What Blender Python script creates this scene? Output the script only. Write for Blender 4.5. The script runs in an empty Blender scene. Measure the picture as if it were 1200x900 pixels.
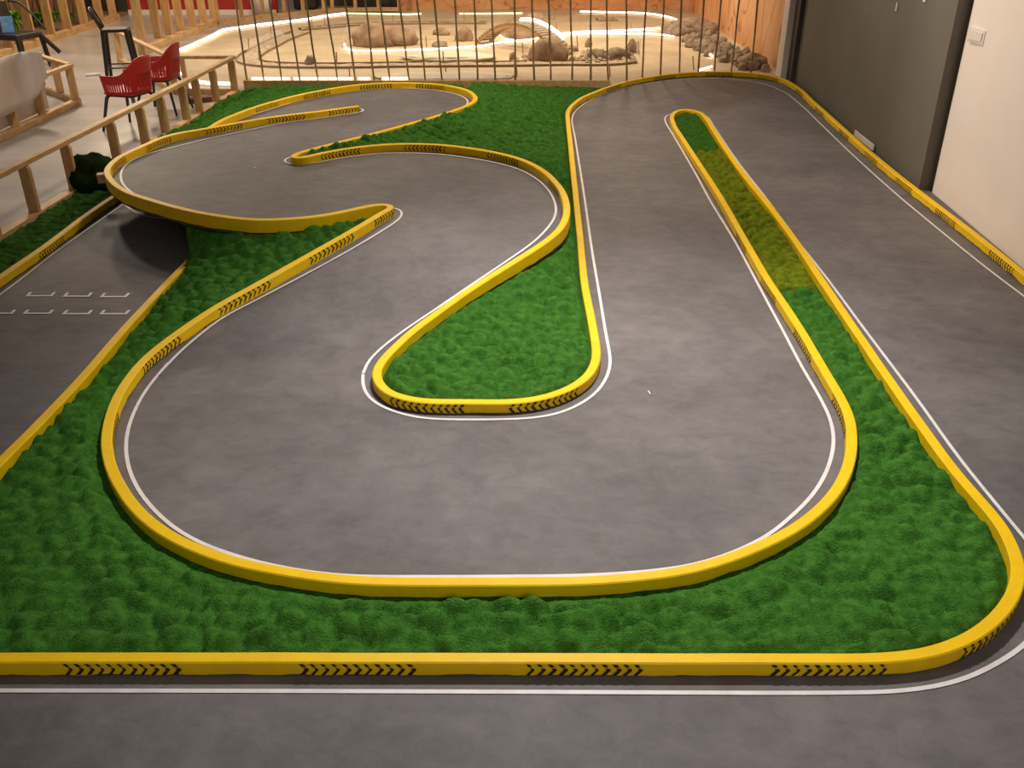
import bpy, bmesh, math, random
import numpy as np
from mathutils import Vector, Matrix, noise

random.seed(7)
S = bpy.context.scene
COL = S.collection
PI = math.pi

# ------------------------------------------------------------------ camera
CAMH = 2.4
F = 1080.0
TH = math.atan(580.0 / F)
ST, CT = math.sin(TH), math.cos(TH)
cd = bpy.data.cameras.new('camera')
cd.sensor_width = 36.0
cd.lens = F / 1200 * 36
cd.clip_start = 0.05
cam = bpy.data.objects.new('camera', cd)
COL.objects.link(cam)
cam.location = (0, 0, CAMH)
cam.rotation_euler = (PI / 2 - TH, 0, 0)
S.camera = cam


def U(px, py, z=0.0):
    """point of the place at height z seen at a picture point"""
    u = (px - 600) / F
    v = (py - 450) / F
    t = (CAMH - z) / (ST + v * CT)
    return Vector((u * t, t * (CT - v * ST), z))


def UY(px, py, Y):
    u = (px - 600) / F
    v = (py - 450) / F
    t = Y / (CT - v * ST)
    return Vector((u * t, Y, CAMH - t * (ST + v * CT)))


def UX(px, py, X):
    u = (px - 600) / F
    v = (py - 450) / F
    t = X / u
    return Vector((X, t * (CT - v * ST), CAMH - t * (ST + v * CT)))


def PIX(p):
    """picture point of a place (used to find a spot along a barrier)"""
    d = Vector(p) - Vector((0, 0, CAMH))
    zc = d.y * CT - d.z * ST
    dn = -d.y * ST - d.z * CT
    return 600 + F * d.x / zc, 450 + F * dn / zc


HD = 0.30          # height of the bridge deck
YA, YB = 4.65, 6.35


def H(Y):
    t = min(1, max(0, (Y - YA) / (YB - YA)))
    return HD * t * t * (3 - 2 * t)


def Hn(Y):
    t = np.clip((Y - YA) / (YB - YA), 0, 1)
    return HD * t * t * (3 - 2 * t)


def UD(px, py, off):
    z = off
    p = U(px, py, z)
    for i in range(25):
        z = 0.5 * z + 0.5 * (H(p.y) + off)
        p = U(px, py, z)
    return p


# ------------------------------------------------------------------ materials
def lin(r, g, b):
    def c(x):
        x /= 255.0
        return x / 12.92 if x <= 0.04045 else ((x + 0.055) / 1.055) ** 2.4
    return (c(r), c(g), c(b), 1)


def mat(name, c1, c2=None, scale=6, rough=0.6, bump=0.0, bscale=60, metal=0, stretch=(1, 1, 1),
        detail=6, lo=0.35, hi=0.65, sheen=0, spec=0.5, coat=0):
    m = bpy.data.materials.new(name)
    m.use_nodes = True
    nt = m.node_tree
    b = nt.nodes['Principled BSDF']
    b.inputs['Roughness'].default_value = rough
    b.inputs['Metallic'].default_value = metal
    b.inputs['Specular IOR Level'].default_value = spec
    if sheen:
        b.inputs['Sheen Weight'].default_value = sheen
        b.inputs['Sheen Roughness'].default_value = 0.4
        b.inputs['Sheen Tint'].default_value = c1
    geo = nt.nodes.new('ShaderNodeNewGeometry')
    mp = nt.nodes.new('ShaderNodeMapping')
    mp.inputs['Scale'].default_value = stretch
    nt.links.new(geo.outputs['Position'], mp.inputs['Vector'])
    n = nt.nodes.new('ShaderNodeTexNoise')
    n.inputs['Scale'].default_value = scale
    n.inputs['Detail'].default_value = detail
    n.inputs['Roughness'].default_value = 0.6
    nt.links.new(mp.outputs[0], n.inputs['Vector'])
    r = nt.nodes.new('ShaderNodeValToRGB')
    r.color_ramp.elements[0].position = lo
    r.color_ramp.elements[1].position = hi
    r.color_ramp.elements[0].color = c1
    r.color_ramp.elements[1].color = c2 or c1
    nt.links.new(n.outputs['Fac'], r.inputs['Fac'])
    nt.links.new(r.outputs['Color'], b.inputs['Base Color'])
    if bump:
        n2 = nt.nodes.new('ShaderNodeTexNoise')
        n2.inputs['Scale'].default_value = bscale
        n2.inputs['Detail'].default_value = 4
        nt.links.new(mp.outputs[0], n2.inputs['Vector'])
        bp = nt.nodes.new('ShaderNodeBump')
        bp.inputs['Strength'].default_value = bump
        bp.inputs['Distance'].default_value = 0.01
        nt.links.new(n2.outputs['Fac'], bp.inputs['Height'])
        nt.links.new(bp.outputs[0], b.inputs['Normal'])
    return m


def asphalt_mat():
    m = mat('asphalt', (0.132, 0.120, 0.118, 1), (0.190, 0.175, 0.172, 1), scale=1.1, rough=0.62, bump=0.12, bscale=140,
            detail=9, lo=0.38, hi=0.66, spec=0.35)
    nt = m.node_tree
    b = nt.nodes['Principled BSDF']
    ramp = [n for n in nt.nodes if n.type == 'VALTORGB'][0]
    geo = [n for n in nt.nodes if n.type == 'NEW_GEOMETRY'][0]
    # broad dirty smears and a fine grain of scuffs
    mp = nt.nodes.new('ShaderNodeMapping')
    mp.inputs['Rotation'].default_value = (0, 0, 0.5)
    mp.inputs['Scale'].default_value = (1.0, 1.35, 1)
    nt.links.new(geo.outputs['Position'], mp.inputs['Vector'])
    n = nt.nodes.new('ShaderNodeTexNoise')
    n.inputs['Scale'].default_value = 6.5
    n.inputs['Detail'].default_value = 12
    n.inputs['Roughness'].default_value = 0.72
    n.inputs['Distortion'].default_value = 0.5
    nt.links.new(mp.outputs[0], n.inputs['Vector'])
    r2 = nt.nodes.new('ShaderNodeValToRGB')
    r2.color_ramp.elements[0].position = 0.30
    r2.color_ramp.elements[0].color = (0.72, 0.72, 0.73, 1)
    r2.color_ramp.elements[1].position = 0.68
    r2.color_ramp.elements[1].color = (1.13, 1.13, 1.12, 1)
    nt.links.new(n.outputs['Fac'], r2.inputs['Fac'])
    mx = nt.nodes.new('ShaderNodeMix')
    mx.data_type = 'RGBA'
    mx.blend_type = 'MULTIPLY'
    mx.inputs['Factor'].default_value = 1
    nt.links.new(ramp.outputs['Color'], mx.inputs['A'])
    nt.links.new(r2.outputs['Color'], mx.inputs['B'])
    nt.links.new(mx.outputs['Result'], b.inputs['Base Color'])
    return m


def emis(name, col, st):
    m = bpy.data.materials.new(name)
    m.use_nodes = True
    b = m.node_tree.nodes['Principled BSDF']
    b.inputs['Base Color'].default_value = col
    b.inputs['Emission Color'].default_value = col
    b.inputs['Emission Strength'].default_value = st
    return m


def glass(name):
    m = bpy.data.materials.new(name)
    m.use_nodes = True
    nt = m.node_tree
    b = nt.nodes['Principled BSDF']
    b.inputs['Base Color'].default_value = (0.9, 0.88, 0.84, 1)
    b.inputs['Roughness'].default_value = 0.15
    b.inputs['Alpha'].default_value = 0.25
    return m


M = {}
M['asphalt'] = asphalt_mat()
M['yellow'] = mat('yellow_paint', (0.94, 0.61, 0.006, 1), (0.86, 0.52, 0.005, 1), scale=9, rough=0.5, bump=0.15, bscale=35, lo=.4, hi=.75, spec=.25)
M['raw'] = mat('raw_base', (0.10, 0.06, 0.03, 1), (0.16, 0.10, 0.05, 1), rough=0.8)
M['black'] = mat('black_stencil', (0.012, 0.010, 0.008, 1), (0.03, 0.022, 0.012, 1), scale=60, rough=0.6)
M['white_line'] = mat('white_line', (0.80, 0.77, 0.75, 1), (0.62, 0.58, 0.56, 1), scale=7, rough=0.5, lo=.45, hi=.8)
M['moss'] = mat('moss', (0.034, 0.125, 0.016, 1), (0.074, 0.225, 0.031, 1), scale=22, rough=0.95, bump=1.0, bscale=130, spec=0.05, sheen=.35, detail=8)
M['moss_dark'] = mat('moss_dark', (0.034, 0.105, 0.014, 1), (0.060, 0.165, 0.022, 1), scale=22, rough=0.95, bump=1.0, bscale=130, spec=0.05, sheen=.35)
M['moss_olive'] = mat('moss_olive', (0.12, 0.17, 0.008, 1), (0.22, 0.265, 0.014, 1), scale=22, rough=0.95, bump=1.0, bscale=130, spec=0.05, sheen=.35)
M['moss_heap'] = mat('moss_heap', (0.010, 0.018, 0.006, 1), (0.018, 0.03, 0.008, 1), scale=14, rough=0.95, bump=0.8, bscale=120, spec=0.05)
M['wood'] = mat('pine_wood', (0.50, 0.29, 0.115, 1), (0.68, 0.44, 0.20, 1), scale=5, rough=0.6, stretch=(3, 1, 3), bump=0.1, bscale=30)
M['wood_v'] = mat('pine_wood_post', (0.48, 0.27, 0.10, 1), (0.66, 0.42, 0.185, 1), scale=5, rough=0.6, stretch=(4, 4, .7), bump=0.1, bscale=30)
M['rod'] = mat('brown_rod', (0.34, 0.22, 0.10, 1), (0.48, 0.32, 0.16, 1), scale=9, rough=0.6)
M['concrete'] = mat('concrete', (0.36, 0.32, 0.28, 1), (0.52, 0.47, 0.43, 1), scale=0.9, rough=0.28, detail=8, stretch=(.6, 1.6, 1))
M['sand'] = mat('sand', (0.47, 0.355, 0.22, 1), (0.60, 0.475, 0.32, 1), scale=1.6, rough=0.9, detail=9, bump=0.3, bscale=70)
M['whitewall'] = mat('white_wall', (0.84, 0.755, 0.68, 1), (0.88, 0.80, 0.73, 1), scale=2, rough=0.8, bump=0.05, bscale=40)
M['greywall'] = mat('grey_wall', (0.128, 0.116, 0.096, 1), (0.150, 0.136, 0.114, 1), scale=1.2, rough=0.7)
M['greywall_lift'] = mat('grey_wall_lift', (0.150, 0.134, 0.110, 1), (0.165, 0.148, 0.122, 1), scale=2, rough=0.7)  # grey wall colour lightened to offset weak light on its end face
M['whiteplastic'] = mat('white_plastic', (0.80, 0.74, 0.68, 1), rough=0.4)
M['red'] = mat('red_plastic', (0.42, 0.012, 0.012, 1), (0.46, 0.018, 0.016, 1), rough=0.45)
M['redwall'] = mat('red_wall', (0.34, 0.02, 0.015, 1), (0.42, 0.03, 0.02, 1), rough=0.7)
M['maroon'] = mat('maroon_board', (0.12, 0.02, 0.015, 1), (0.16, 0.03, 0.02, 1), rough=0.6)
M['darkmetal'] = mat('black_metal', (0.018, 0.015, 0.013, 1), (0.03, 0.025, 0.02, 1), rough=0.45, metal=0.3)
M['pale_sand'] = mat('pale_sand', (0.66, 0.56, 0.42, 1), (0.74, 0.65, 0.52, 1), scale=4, rough=0.85, bump=.3, bscale=30)
M['charcoal'] = mat('charcoal', (0.03, 0.027, 0.027, 1), (0.045, 0.04, 0.04, 1), rough=0.6)
M['rock'] = mat('brown_rock', (0.23, 0.135, 0.080, 1), (0.42, 0.28, 0.18, 1), scale=5, rough=0.9, bump=0.7, bscale=25)
M['rock_grey'] = mat('grey_rock', (0.20, 0.145, 0.10, 1), (0.38, 0.29, 0.21, 1), scale=9, rough=0.9, bump=0.7, bscale=35)
M['gravel'] = mat('gravel', (0.34, 0.25, 0.16, 1), (0.60, 0.47, 0.32, 1), scale=14, rough=0.95, bump=0.8, bscale=40)
M['border'] = mat('dark_border', (0.25, 0.17, 0.10, 1), (0.32, 0.22, 0.14, 1), rough=0.8)
M['ply'] = mat('plywood', (0.46, 0.28, 0.10, 1), (0.58, 0.37, 0.15, 1), scale=6, rough=0.6)
M['plank'] = mat('weathered_plank', (0.30, 0.22, 0.15, 1), (0.42, 0.33, 0.25, 1), scale=9, rough=0.8)
M['sheet'] = mat('white_sheet', (0.62, 0.52, 0.44, 1), (0.68, 0.58, 0.50, 1), scale=3, rough=0.7, bump=0.05, bscale=12)
M['blue'] = mat('blue_paper', (0.06, 0.17, 0.36, 1), (0.16, 0.30, 0.50, 1), scale=25, rough=0.5)
M['green'] = mat('green_leaf', (0.10, 0.26, 0.015, 1), (0.22, 0.40, 0.03, 1), scale=14, rough=0.6)
M['reed'] = mat('dry_reed', (0.13, 0.07, 0.035, 1), (0.34, 0.20, 0.11, 1), scale=7, rough=0.9, stretch=(6, 6, .5), bump=.5, bscale=30)
M['soil'] = mat('soil', (0.20, 0.12, 0.06, 1), (0.32, 0.2, 0.11, 1), rough=0.95, bump=.5)
M['dark'] = mat('dark_wall', (0.05, 0.038, 0.03, 1), (0.08, 0.06, 0.05, 1), rough=0.8)
M['led'] = emis('led_white', (1.0, 0.90, 0.76, 1), 5.5)
M['led_green'] = emis('led_greenish', (0.86, 0.95, 0.45, 1), 2.6)
M['glass'] = glass('clear_acrylic')


def mural_mat(name, st):
    m = mat(name, (0.58, 0.25, 0.095, 1), (0.78, 0.46, 0.25, 1), scale=1.3, rough=0.75, stretch=st, detail=10, lo=.3, hi=.7)
    nt = m.node_tree
    b = nt.nodes['Principled BSDF']
    ramp = [n for n in nt.nodes if n.type == 'VALTORGB'][0]
    e = ramp.color_ramp.elements.new(0.46)
    e.color = (0.68, 0.34, 0.15, 1)
    geo = [n for n in nt.nodes if n.type == 'NEW_GEOMETRY'][0]
    mp = nt.nodes.new('ShaderNodeMapping')
    mp.inputs['Scale'].default_value = (st[0] * 1.5, st[1] * 1.5, st[2])
    nt.links.new(geo.outputs['Position'], mp.inputs['Vector'])
    w = nt.nodes.new('ShaderNodeTexNoise')
    w.inputs['Scale'].default_value = 0.8
    w.inputs['Detail'].default_value = 1.5
    w.inputs['Distortion'].default_value = 1.5
    nt.links.new(mp.outputs[0], w.inputs['Vector'])
    r = nt.nodes.new('ShaderNodeValToRGB')
    r.color_ramp.elements[0].position = 0.5
    r.color_ramp.elements[0].color = (1, 1, 1, 1)
    r.color_ramp.elements[1].position = 0.535
    r.color_ramp.elements[1].color = (1, 1, 1, 1)
    e = r.color_ramp.elements.new(0.517)
    e.color = (0.55, 0.42, 0.36, 1)
    nt.links.new(w.outputs['Fac'], r.inputs['Fac'])
    mx = nt.nodes.new('ShaderNodeMix')
    mx.data_type = 'RGBA'
    mx.blend_type = 'MULTIPLY'
    mx.inputs['Factor'].default_value = 1
    nt.links.new(ramp.outputs['Color'], mx.inputs['A'])
    nt.links.new(r.outputs['Color'], mx.inputs['B'])
    nt.links.new(mx.outputs['Result'], b.inputs['Base Color'])
    return m


M['mural'] = mural_mat('canyon_mural', (1, 1, 2.2))
M['mural_side'] = mural_mat('canyon_mural_side', (1, .8, .5))


# ------------------------------------------------------------------ builders
class MB:
    def __init__(self):
        self.bm = bmesh.new()

    def box(self, c, s, rot=None, bev=0.0):
        ret = bmesh.ops.create_cube(self.bm, size=1.0)
        vs = ret['verts']
        mtx = Matrix.Translation(Vector(c)) @ (rot.to_4x4() if rot is not None else Matrix.Identity(4)) @ Matrix.Diagonal((*s, 1))
        bmesh.ops.transform(self.bm, matrix=mtx, verts=vs)
        if bev:
            es = list({e for v in vs for e in v.link_edges})
            bmesh.ops.bevel(self.bm, geom=es, offset=bev, segments=2, affect='EDGES', profile=0.5)
        return self

    def bar(self, a, b, w, h, bev=0.0, up=Vector((0, 0, 1))):
        """rectangular bar from a to b, w sideways, h along up"""
        a, b = Vector(a), Vector(b)
        d = (b - a)
        L = d.length
        d.normalize()
        u = up if abs(d.dot(up)) < 0.95 else Vector((0, 1, 0))
        s = d.cross(u).normalized()
        u = s.cross(d).normalized()
        R = Matrix((s, d, u)).transposed()
        return self.box((a + b) / 2, (w, L, h), R, bev)

    def tube(self, pts, r, n=8, cap=True):
        pts = [Vector(p) for p in pts]
        rings = []
        rr = r if isinstance(r, (list, tuple)) else [r] * len(pts)
        prev = None
        for i, p in enumerate(pts):
            a = pts[max(0, i - 1)]
            b = pts[min(len(pts) - 1, i + 1)]
            d = (b - a).normalized()
            if prev is None:
                ref = Vector((0, 0, 1)) if abs(d.z) < 0.9 else Vector((1, 0, 0))
                x = d.cross(ref).normalized()
            else:
                x = (prev - d * prev.dot(d)).normalized()
            prev = x
            y = d.cross(x)
            rings.append([self.bm.verts.new(p + (x * math.cos(2 * PI * k / n) + y * math.sin(2 * PI * k / n)) * rr[i]) for k in range(n)])
        for i in range(len(rings) - 1):
            for k in range(n):
                self.bm.faces.new((rings[i][k], rings[i][(k + 1) % n], rings[i + 1][(k + 1) % n], rings[i + 1][k]))
        if cap:
            self.bm.faces.new(list(reversed(rings[0])))
            self.bm.faces.new(rings[-1])
        return self

    def prism(self, pts, z0, z1):
        lo = [self.bm.verts.new((p[0], p[1], z0)) for p in pts]
        hi = [self.bm.verts.new((p[0], p[1], z1)) for p in pts]
        n = len(pts)
        self.bm.faces.new(list(reversed(lo)))
        self.bm.faces.new(hi)
        for i in range(n):
            self.bm.faces.new((lo[i], lo[(i + 1) % n], hi[(i + 1) % n], hi[i]))
        return self

    def quad(self, a, b, c, d):
        self.bm.faces.new([self.bm.verts.new(Vector(p)) for p in (a, b, c, d)])
        return self

    def rock(self, c, s, seed, sub=3, amp=0.28, rotz=0.0, fr=1.6):
        ret = bmesh.ops.create_icosphere(self.bm, subdivisions=sub, radius=1.0)
        off = Vector((seed * 7.3, seed * 3.1, seed * 1.7))
        R = Matrix.Rotation(rotz, 3, 'Z')
        for v in ret['verts']:
            n = v.co.normalized()
            k = 1 + amp * noise.noise(n * fr + off) + amp * 0.45 * noise.noise(n * fr * 2.7 + off) + 0.12 * amp * noise.noise(n * 9 + off)
            p = n * k
            if p.z < -0.35:
                p.z = -0.35
            p = R @ Vector((p.x * s[0], p.y * s[1], (p.z + 0.35) * s[2]))
            v.co = Vector(c) + p
        return self

    def build(self, name, m, parent=None, smooth=False, loc=None):
        bmesh.ops.recalc_face_normals(self.bm, faces=self.bm.faces)
        me = bpy.data.meshes.new(name)
        if loc is not None:
            bmesh.ops.translate(self.bm, verts=self.bm.verts, vec=-Vector(loc))
        self.bm.to_mesh(me)
        self.bm.free()
        if smooth:
            for p in me.polygons:
                p.use_smooth = True
        me.materials.append(m)
        o = bpy.data.objects.new(name, me)
        COL.objects.link(o)
        if loc is not None:
            o.location = loc
        if parent is not None:
            o.parent = parent
        return o


def tag(o, label=None, cat=None, group=None, kind=None):
    if label:
        o['label'] = label
    if cat:
        o['category'] = cat
    if group:
        o['group'] = group
    if kind:
        o['kind'] = kind
    return o


def thing(name, label, cat, loc=(0, 0, 0), rz=0, group=None):
    o = bpy.data.objects.new(name, None)
    o.empty_display_size = 0.1
    COL.objects.link(o)
    o.location = loc
    o.rotation_euler = (0, 0, rz)
    return tag(o, label, cat, group)


def struct(o):
    o['kind'] = 'structure'
    return o


def dup(root, loc, rz=0, label=None, group=None):
    r = root.copy()
    COL.objects.link(r)
    r.location = loc
    r.rotation_euler = (0, 0, rz)
    if label:
        r['label'] = label
    if group:
        r['group'] = group
    for ch in list(root.children):
        c = ch.copy()
        COL.objects.link(c)
        c.parent = r
        for g in list(ch.children):
            d = g.copy()
            COL.objects.link(d)
            d.parent = c
    return r


# ------------------------------------------------------------------ paths
def catmull(pts, step=0.03):
    P = [Vector(p) for p in pts]
    P = [P[0] * 2 - P[1]] + P + [P[-1] * 2 - P[-2]]
    out = []
    for i in range(1, len(P) - 2):
        p0, p1, p2, p3 = P[i - 1:i + 3]
        t0 = 0
        t1 = t0 + max(1e-4, (p1 - p0).length) ** .5
        t2 = t1 + max(1e-4, (p2 - p1).length) ** .5
        t3 = t2 + max(1e-4, (p3 - p2).length) ** .5
        n = max(2, int((p2 - p1).length / step))
        for k in range(n):
            t = t1 + (t2 - t1) * k / n
            A1 = p0 * ((t1 - t) / (t1 - t0)) + p1 * ((t - t0) / (t1 - t0))
            A2 = p1 * ((t2 - t) / (t2 - t1)) + p2 * ((t - t1) / (t2 - t1))
            A3 = p2 * ((t3 - t) / (t3 - t2)) + p3 * ((t - t2) / (t3 - t2))
            B1 = A1 * ((t2 - t) / (t2 - t0)) + A2 * ((t - t0) / (t2 - t0))
            B2 = A2 * ((t3 - t) / (t3 - t1)) + A3 * ((t - t1) / (t3 - t1))
            out.append(B1 * ((t2 - t) / (t2 - t1)) + B2 * ((t - t1) / (t2 - t1)))
    out.append(P[-2])
    # even spacing
    res = [out[0]]
    acc = 0
    for a, b in zip(out[:-1], out[1:]):
        L = (b - a).length
        while acc + L >= step:
            a = a + (b - a) * ((step - acc) / L)
            L = (b - a).length
            acc = 0
            res.append(a.copy())
            if L < 1e-9:
                break
        acc += L
    if (res[-1] - out[-1]).length > step * .3:
        res.append(out[-1])
    return res


def smooth(pts, it=6):
    P = [p.copy() for p in pts]
    for _ in range(it):
        Q = [p.copy() for p in P]
        for i in range(1, len(P) - 1):
            Q[i] = P[i] * .5 + (P[i - 1] + P[i + 1]) * .25
        P = Q
    return P


BH = 0.065      # barrier height
BW = 0.052      # barrier width


def barrier_path(ctrl, it=5):
    """ctrl: (px,py,on_deck) along the middle of the top face -> points whose z is the track level there"""
    w = []
    for px, py, d in ctrl:
        p = UD(px, py, BH) if d else U(px, py, BH)
        w.append(Vector((p.x, p.y, p.z - BH)))
    return smooth(catmull(w, 0.03), it)


def frames(path):
    T = []
    for i in range(len(path)):
        a = path[max(0, i - 1)]
        b = path[min(len(path) - 1, i + 1)]
        d = Vector((b.x - a.x, b.y - a.y, 0)).normalized()
        T.append((d, Vector((-d.y, d.x, 0))))
    return T


def sweep(path, prof, name, m, parent):
    """prof(i) -> closed list of (sideways, z)"""
    bm = bmesh.new()
    T = frames(path)
    rings = []
    for i, p in enumerate(path):
        n = T[i][1]
        rings.append([bm.verts.new((p.x + n.x * s, p.y + n.y * s, p.z + z)) for s, z in prof(i)])
    k = len(rings[0])
    for a, b in zip(rings[:-1], rings[1:]):
        for j in range(k):
            bm.faces.new((a[j], a[(j + 1) % k], b[(j + 1) % k], b[j]))
    bm.faces.new(rings[0])
    bm.faces.new(list(reversed(rings[-1])))
    bmesh.ops.recalc_face_normals(bm, faces=bm.faces)
    me = bpy.data.meshes.new(name)
    bm.to_mesh(me)
    bm.free()
    me.materials.append(m)
    o = bpy.data.objects.new(name, me)
    COL.objects.link(o)
    o.parent = parent
    return o


def barrier(label, path, marks, dirn):
    root = thing('track_barrier', label, 'barrier')
    w = BW / 2
    c = 0.005

    def body(i):
        p = path[i]
        lo = 0.009 - 0.034 * (p.z / HD)
        q = Vector((p.x * 9, p.y * 9, 3.1))
        r1 = lo + 0.007 * noise.noise(q) + 0.004 * noise.noise(q * 3.3)
        q.z += 9
        r2 = lo + 0.007 * noise.noise(q) + 0.004 * noise.noise(q * 3.3)
        e = 0.0015 * noise.noise(Vector((p.x * 3, p.y * 3, 9)))
        return [(-w + e, r1), (-w + e, BH - c), (-w + c + e, BH), (w - c + e, BH), (w + e, BH - c), (w + e, r2)]

    rail_ob = sweep(path, body, 'painted_rail', M['yellow'], root)

    def base(i):
        lo = -0.034 * (path[i].z / HD)
        b = -0.002 if path[i].z < .01 else lo - .01
        return [(-w + .004, b), (-w + .004, lo + .03), (w - .004, lo + .03), (w - .004, b)]
    sweep(path, base, 'base_board', M['raw'], root)

    # stencilled arrow groups
    T = frames(path)
    cum = [0]
    for a, b in zip(path[:-1], path[1:]):
        cum.append(cum[-1] + (b - a).length)
    pix = [PIX((p.x, p.y, p.z + BH * .5)) for p in path]

    def at(s):
        s = min(max(s, 0.001), cum[-1] - 0.001)
        import bisect
        i = min(bisect.bisect_right(cum, s) - 1, len(path) - 2)
        f = (s - cum[i]) / max(1e-6, cum[i + 1] - cum[i])
        return path[i].lerp(path[i + 1], f), T[i][1].lerp(T[i + 1][1], f)
    for mx, my in marks:
        k = min(range(len(path)), key=lambda i: (pix[i][0] - mx) ** 2 + (pix[i][1] - my) ** 2)
        s0 = cum[k]
        p, n = path[k], T[k][1]
        side = 1 if n.dot(Vector((0, 0, CAMH)) - p) > 0 else -1
        bm = bmesh.new()

        def V(s, z):
            q, nn = at(s)
            return bm.verts.new((q.x + nn.x * side * (w + .0022), q.y + nn.y * side * (w + .0022), q.z + z))
        NCH = 11
        pitch = 0.037
        for j in range(NCH):
            sc = s0 + (j - NCH / 2) * pitch * dirn
            jt = random.uniform(.8, 1.25)
            tk = 0.014 * dirn * jt
            tip = 0.019 * dirn
            zm, zt, zb = 0.033, 0.060, 0.009
            # lower arm with the tip, then the upper arm beyond the stencil gap
            bm.faces.new((V(sc, zb), V(sc + tk, zb), V(sc + tip + tk, zm), V(sc + tip, zm)))
            bm.faces.new((V(sc + tip, zm), V(sc + tip + tk, zm), V(sc + tip * .72 + tk, zm + .008), V(sc + tip * .72, zm + .008)))
            g = random.uniform(.011, .015)
            f = 1 - g / (zt - zm)
            bm.faces.new((V(sc + tip * f, zm + g), V(sc + tip * f + tk, zm + g), V(sc + tk, zt), V(sc, zt)))
        bmesh.ops.recalc_face_normals(bm, faces=bm.faces)
        me = bpy.data.meshes.new('arrow_marking')
        bm.to_mesh(me)
        bm.free()
        me.materials.append(M['black'])
        o = bpy.data.objects.new('arrow_marking', me)
        COL.objects.link(o)
        o.parent = rail_ob
        o['label'] = 'black stencilled chevrons'
    return root


def g(l, d):
    return [(x, y, d) for x, y in l]


# outer island barrier: front straight, hairpin, bottom loop, bridge edge, divider
B1c = g([(-140, 770), (0, 769.8), (200, 769.8), (400, 770), (600, 770.3), (800, 770.8), (960, 771), (1027, 770.5), (1075, 766.5), (1108, 758.5), (1142, 743.5), (1168, 723),
         (1185, 701), (1193, 680), (1193, 657), (1184.5, 635), (1172.5, 613), (1118, 549), (1052, 457.5), (1007.5, 393), (958.7, 321), (933, 282.5), (903.7, 243),
         (873, 205.5), (850.5, 174), (835, 149.5), (827.5, 138), (819, 131), (805, 128), (793, 130), (787.7, 136), (790, 146), (800, 162), (815, 185), (841, 225),
         (880, 293), (900, 327), (922, 360), (942, 391), (956, 415), (970.5, 440), (986, 466), (996, 490), (998.7, 515), (995.7, 540), (986, 565), (967, 590),
         (941, 612), (908, 631), (855, 653), (800, 668), (733, 676.5), (667, 680.3), (570, 681), (470, 681), (400, 678), (333, 669), (267, 655), (217, 636),
         (183, 616.5), (157, 593), (137.5, 563), (128, 540), (124.3, 515), (128, 490), (137, 465), (152.5, 440)], 0)
B1d = g([(175, 415), (208.5, 389), (250, 361), (300, 333), (350, 305), (400, 277), (425, 262.5), (450, 247.5), (459.5, 242.5), (456, 239.5), (445, 239), (425, 242.5), (400, 248),
         (375, 252.5), (350, 255.3), (300, 257), (250, 251.5), (212, 244), (175, 233.5), (150, 225), (135, 216), (126.5, 206), (125.5, 199), (129.5, 192),
         (140, 183.5), (162, 173), (200, 157.8), (250, 148.8), (300, 139.7), (325, 136), (375, 130), (420, 124)], 1)
P1 = barrier_path(B1c + B1d)
# outer loop barrier: back of the bridge loop, inner island, top hairpin, wall side
B2d = g([(246, 149), (260, 140.5), (275, 134), (300, 124.8), (325, 117.5), (350, 111), (375, 106), (412, 100), (450, 97), (500, 97.5), (525, 100), (545, 104.5), (555.5, 111),
         (556.5, 117), (548, 123), (525, 131.5), (475, 146), (425, 159.5), (400, 165.5), (362, 175.5), (347, 180), (342.5, 184), (350, 185), (375, 179.5), (412, 173), (450, 169.2), (475, 168.3),
         (500, 168.6), (525, 170.2), (575, 177.3), (612, 187), (637, 200), (652, 214), (660, 226), (664, 241), (662.5, 256), (655, 269), (637, 284), (612, 300), (550, 339),
         (512, 366), (485, 386), (462, 407), (447.5, 422.5), (441, 436)], 1)
B2c = g([(444, 448), (455, 459), (475, 466), (500, 469.5), (550, 470), (600, 470), (637.5, 465), (670, 453), (690, 438), (698.5, 421), (698.5, 405), (696, 389),
         (685, 330), (679.5, 275), (674, 222), (669, 172), (666, 145), (665.5, 131), (671, 122.5), (682.5, 114), (697.5, 107.5), (715, 101), (740, 94), (777.5, 87.6),
         (815, 84.3), (852.5, 84), (890, 86.5), (915, 91.5), (937.5, 104), (950, 116), (975, 138.5), (1000, 161), (1025, 182.5), (1050, 203), (1075, 222.5),
         (1100, 241.5), (1137.5, 270), (1175, 299.5), (1200, 319.5), (1290, 392)], 0)
P2 = barrier_path(B2d + B2c)
B3c = g([(-80, 621), (0, 540), (50, 490), (100, 437), (137, 394), (187, 340), (223, 303)], 0)
P3 = barrier_path(B3c, 2)
B4c = g([(-90, 386), (0, 323.5), (50, 289.5), (100, 252), (133, 229.5), (165, 209)], 0)
P4 = barrier_path(B4c, 2)

barrier('long yellow barrier edging front straight, hairpin island and bottom loop up to the bridge', P1,
        [(143, 784), (419, 784), (687, 784), (964, 785), (1170, 744), (873, 286), (905, 341), (941, 406), (990, 490), (132, 512), (187, 418), (286, 348), (388, 293), (455, 255),
         (182, 171), (136, 196), (263, 151), (336, 137), (403, 127)], 1)
barrier('long yellow barrier around the central moss island, top hairpin and along right walls', P2,
        [(311, 125), (370, 109), (441, 99), (507, 99), (396, 178), (499, 172), (593, 186), (652, 222), (497, 473), (640, 469), (717, 104), (777, 91), (843, 86), (902, 95), (937, 112),
         (960, 133), (989, 161), (1022, 188), (1060, 219), (1108, 258), (1175, 311)], -1)
barrier('short straight yellow barrier between the starting grid and the green moss slope', P3, [], 1)
barrier('straight yellow barrier on the far left beside the pine handrail, running under the bridge', P4, [(56, 289), (116, 247)], -1)


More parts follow.
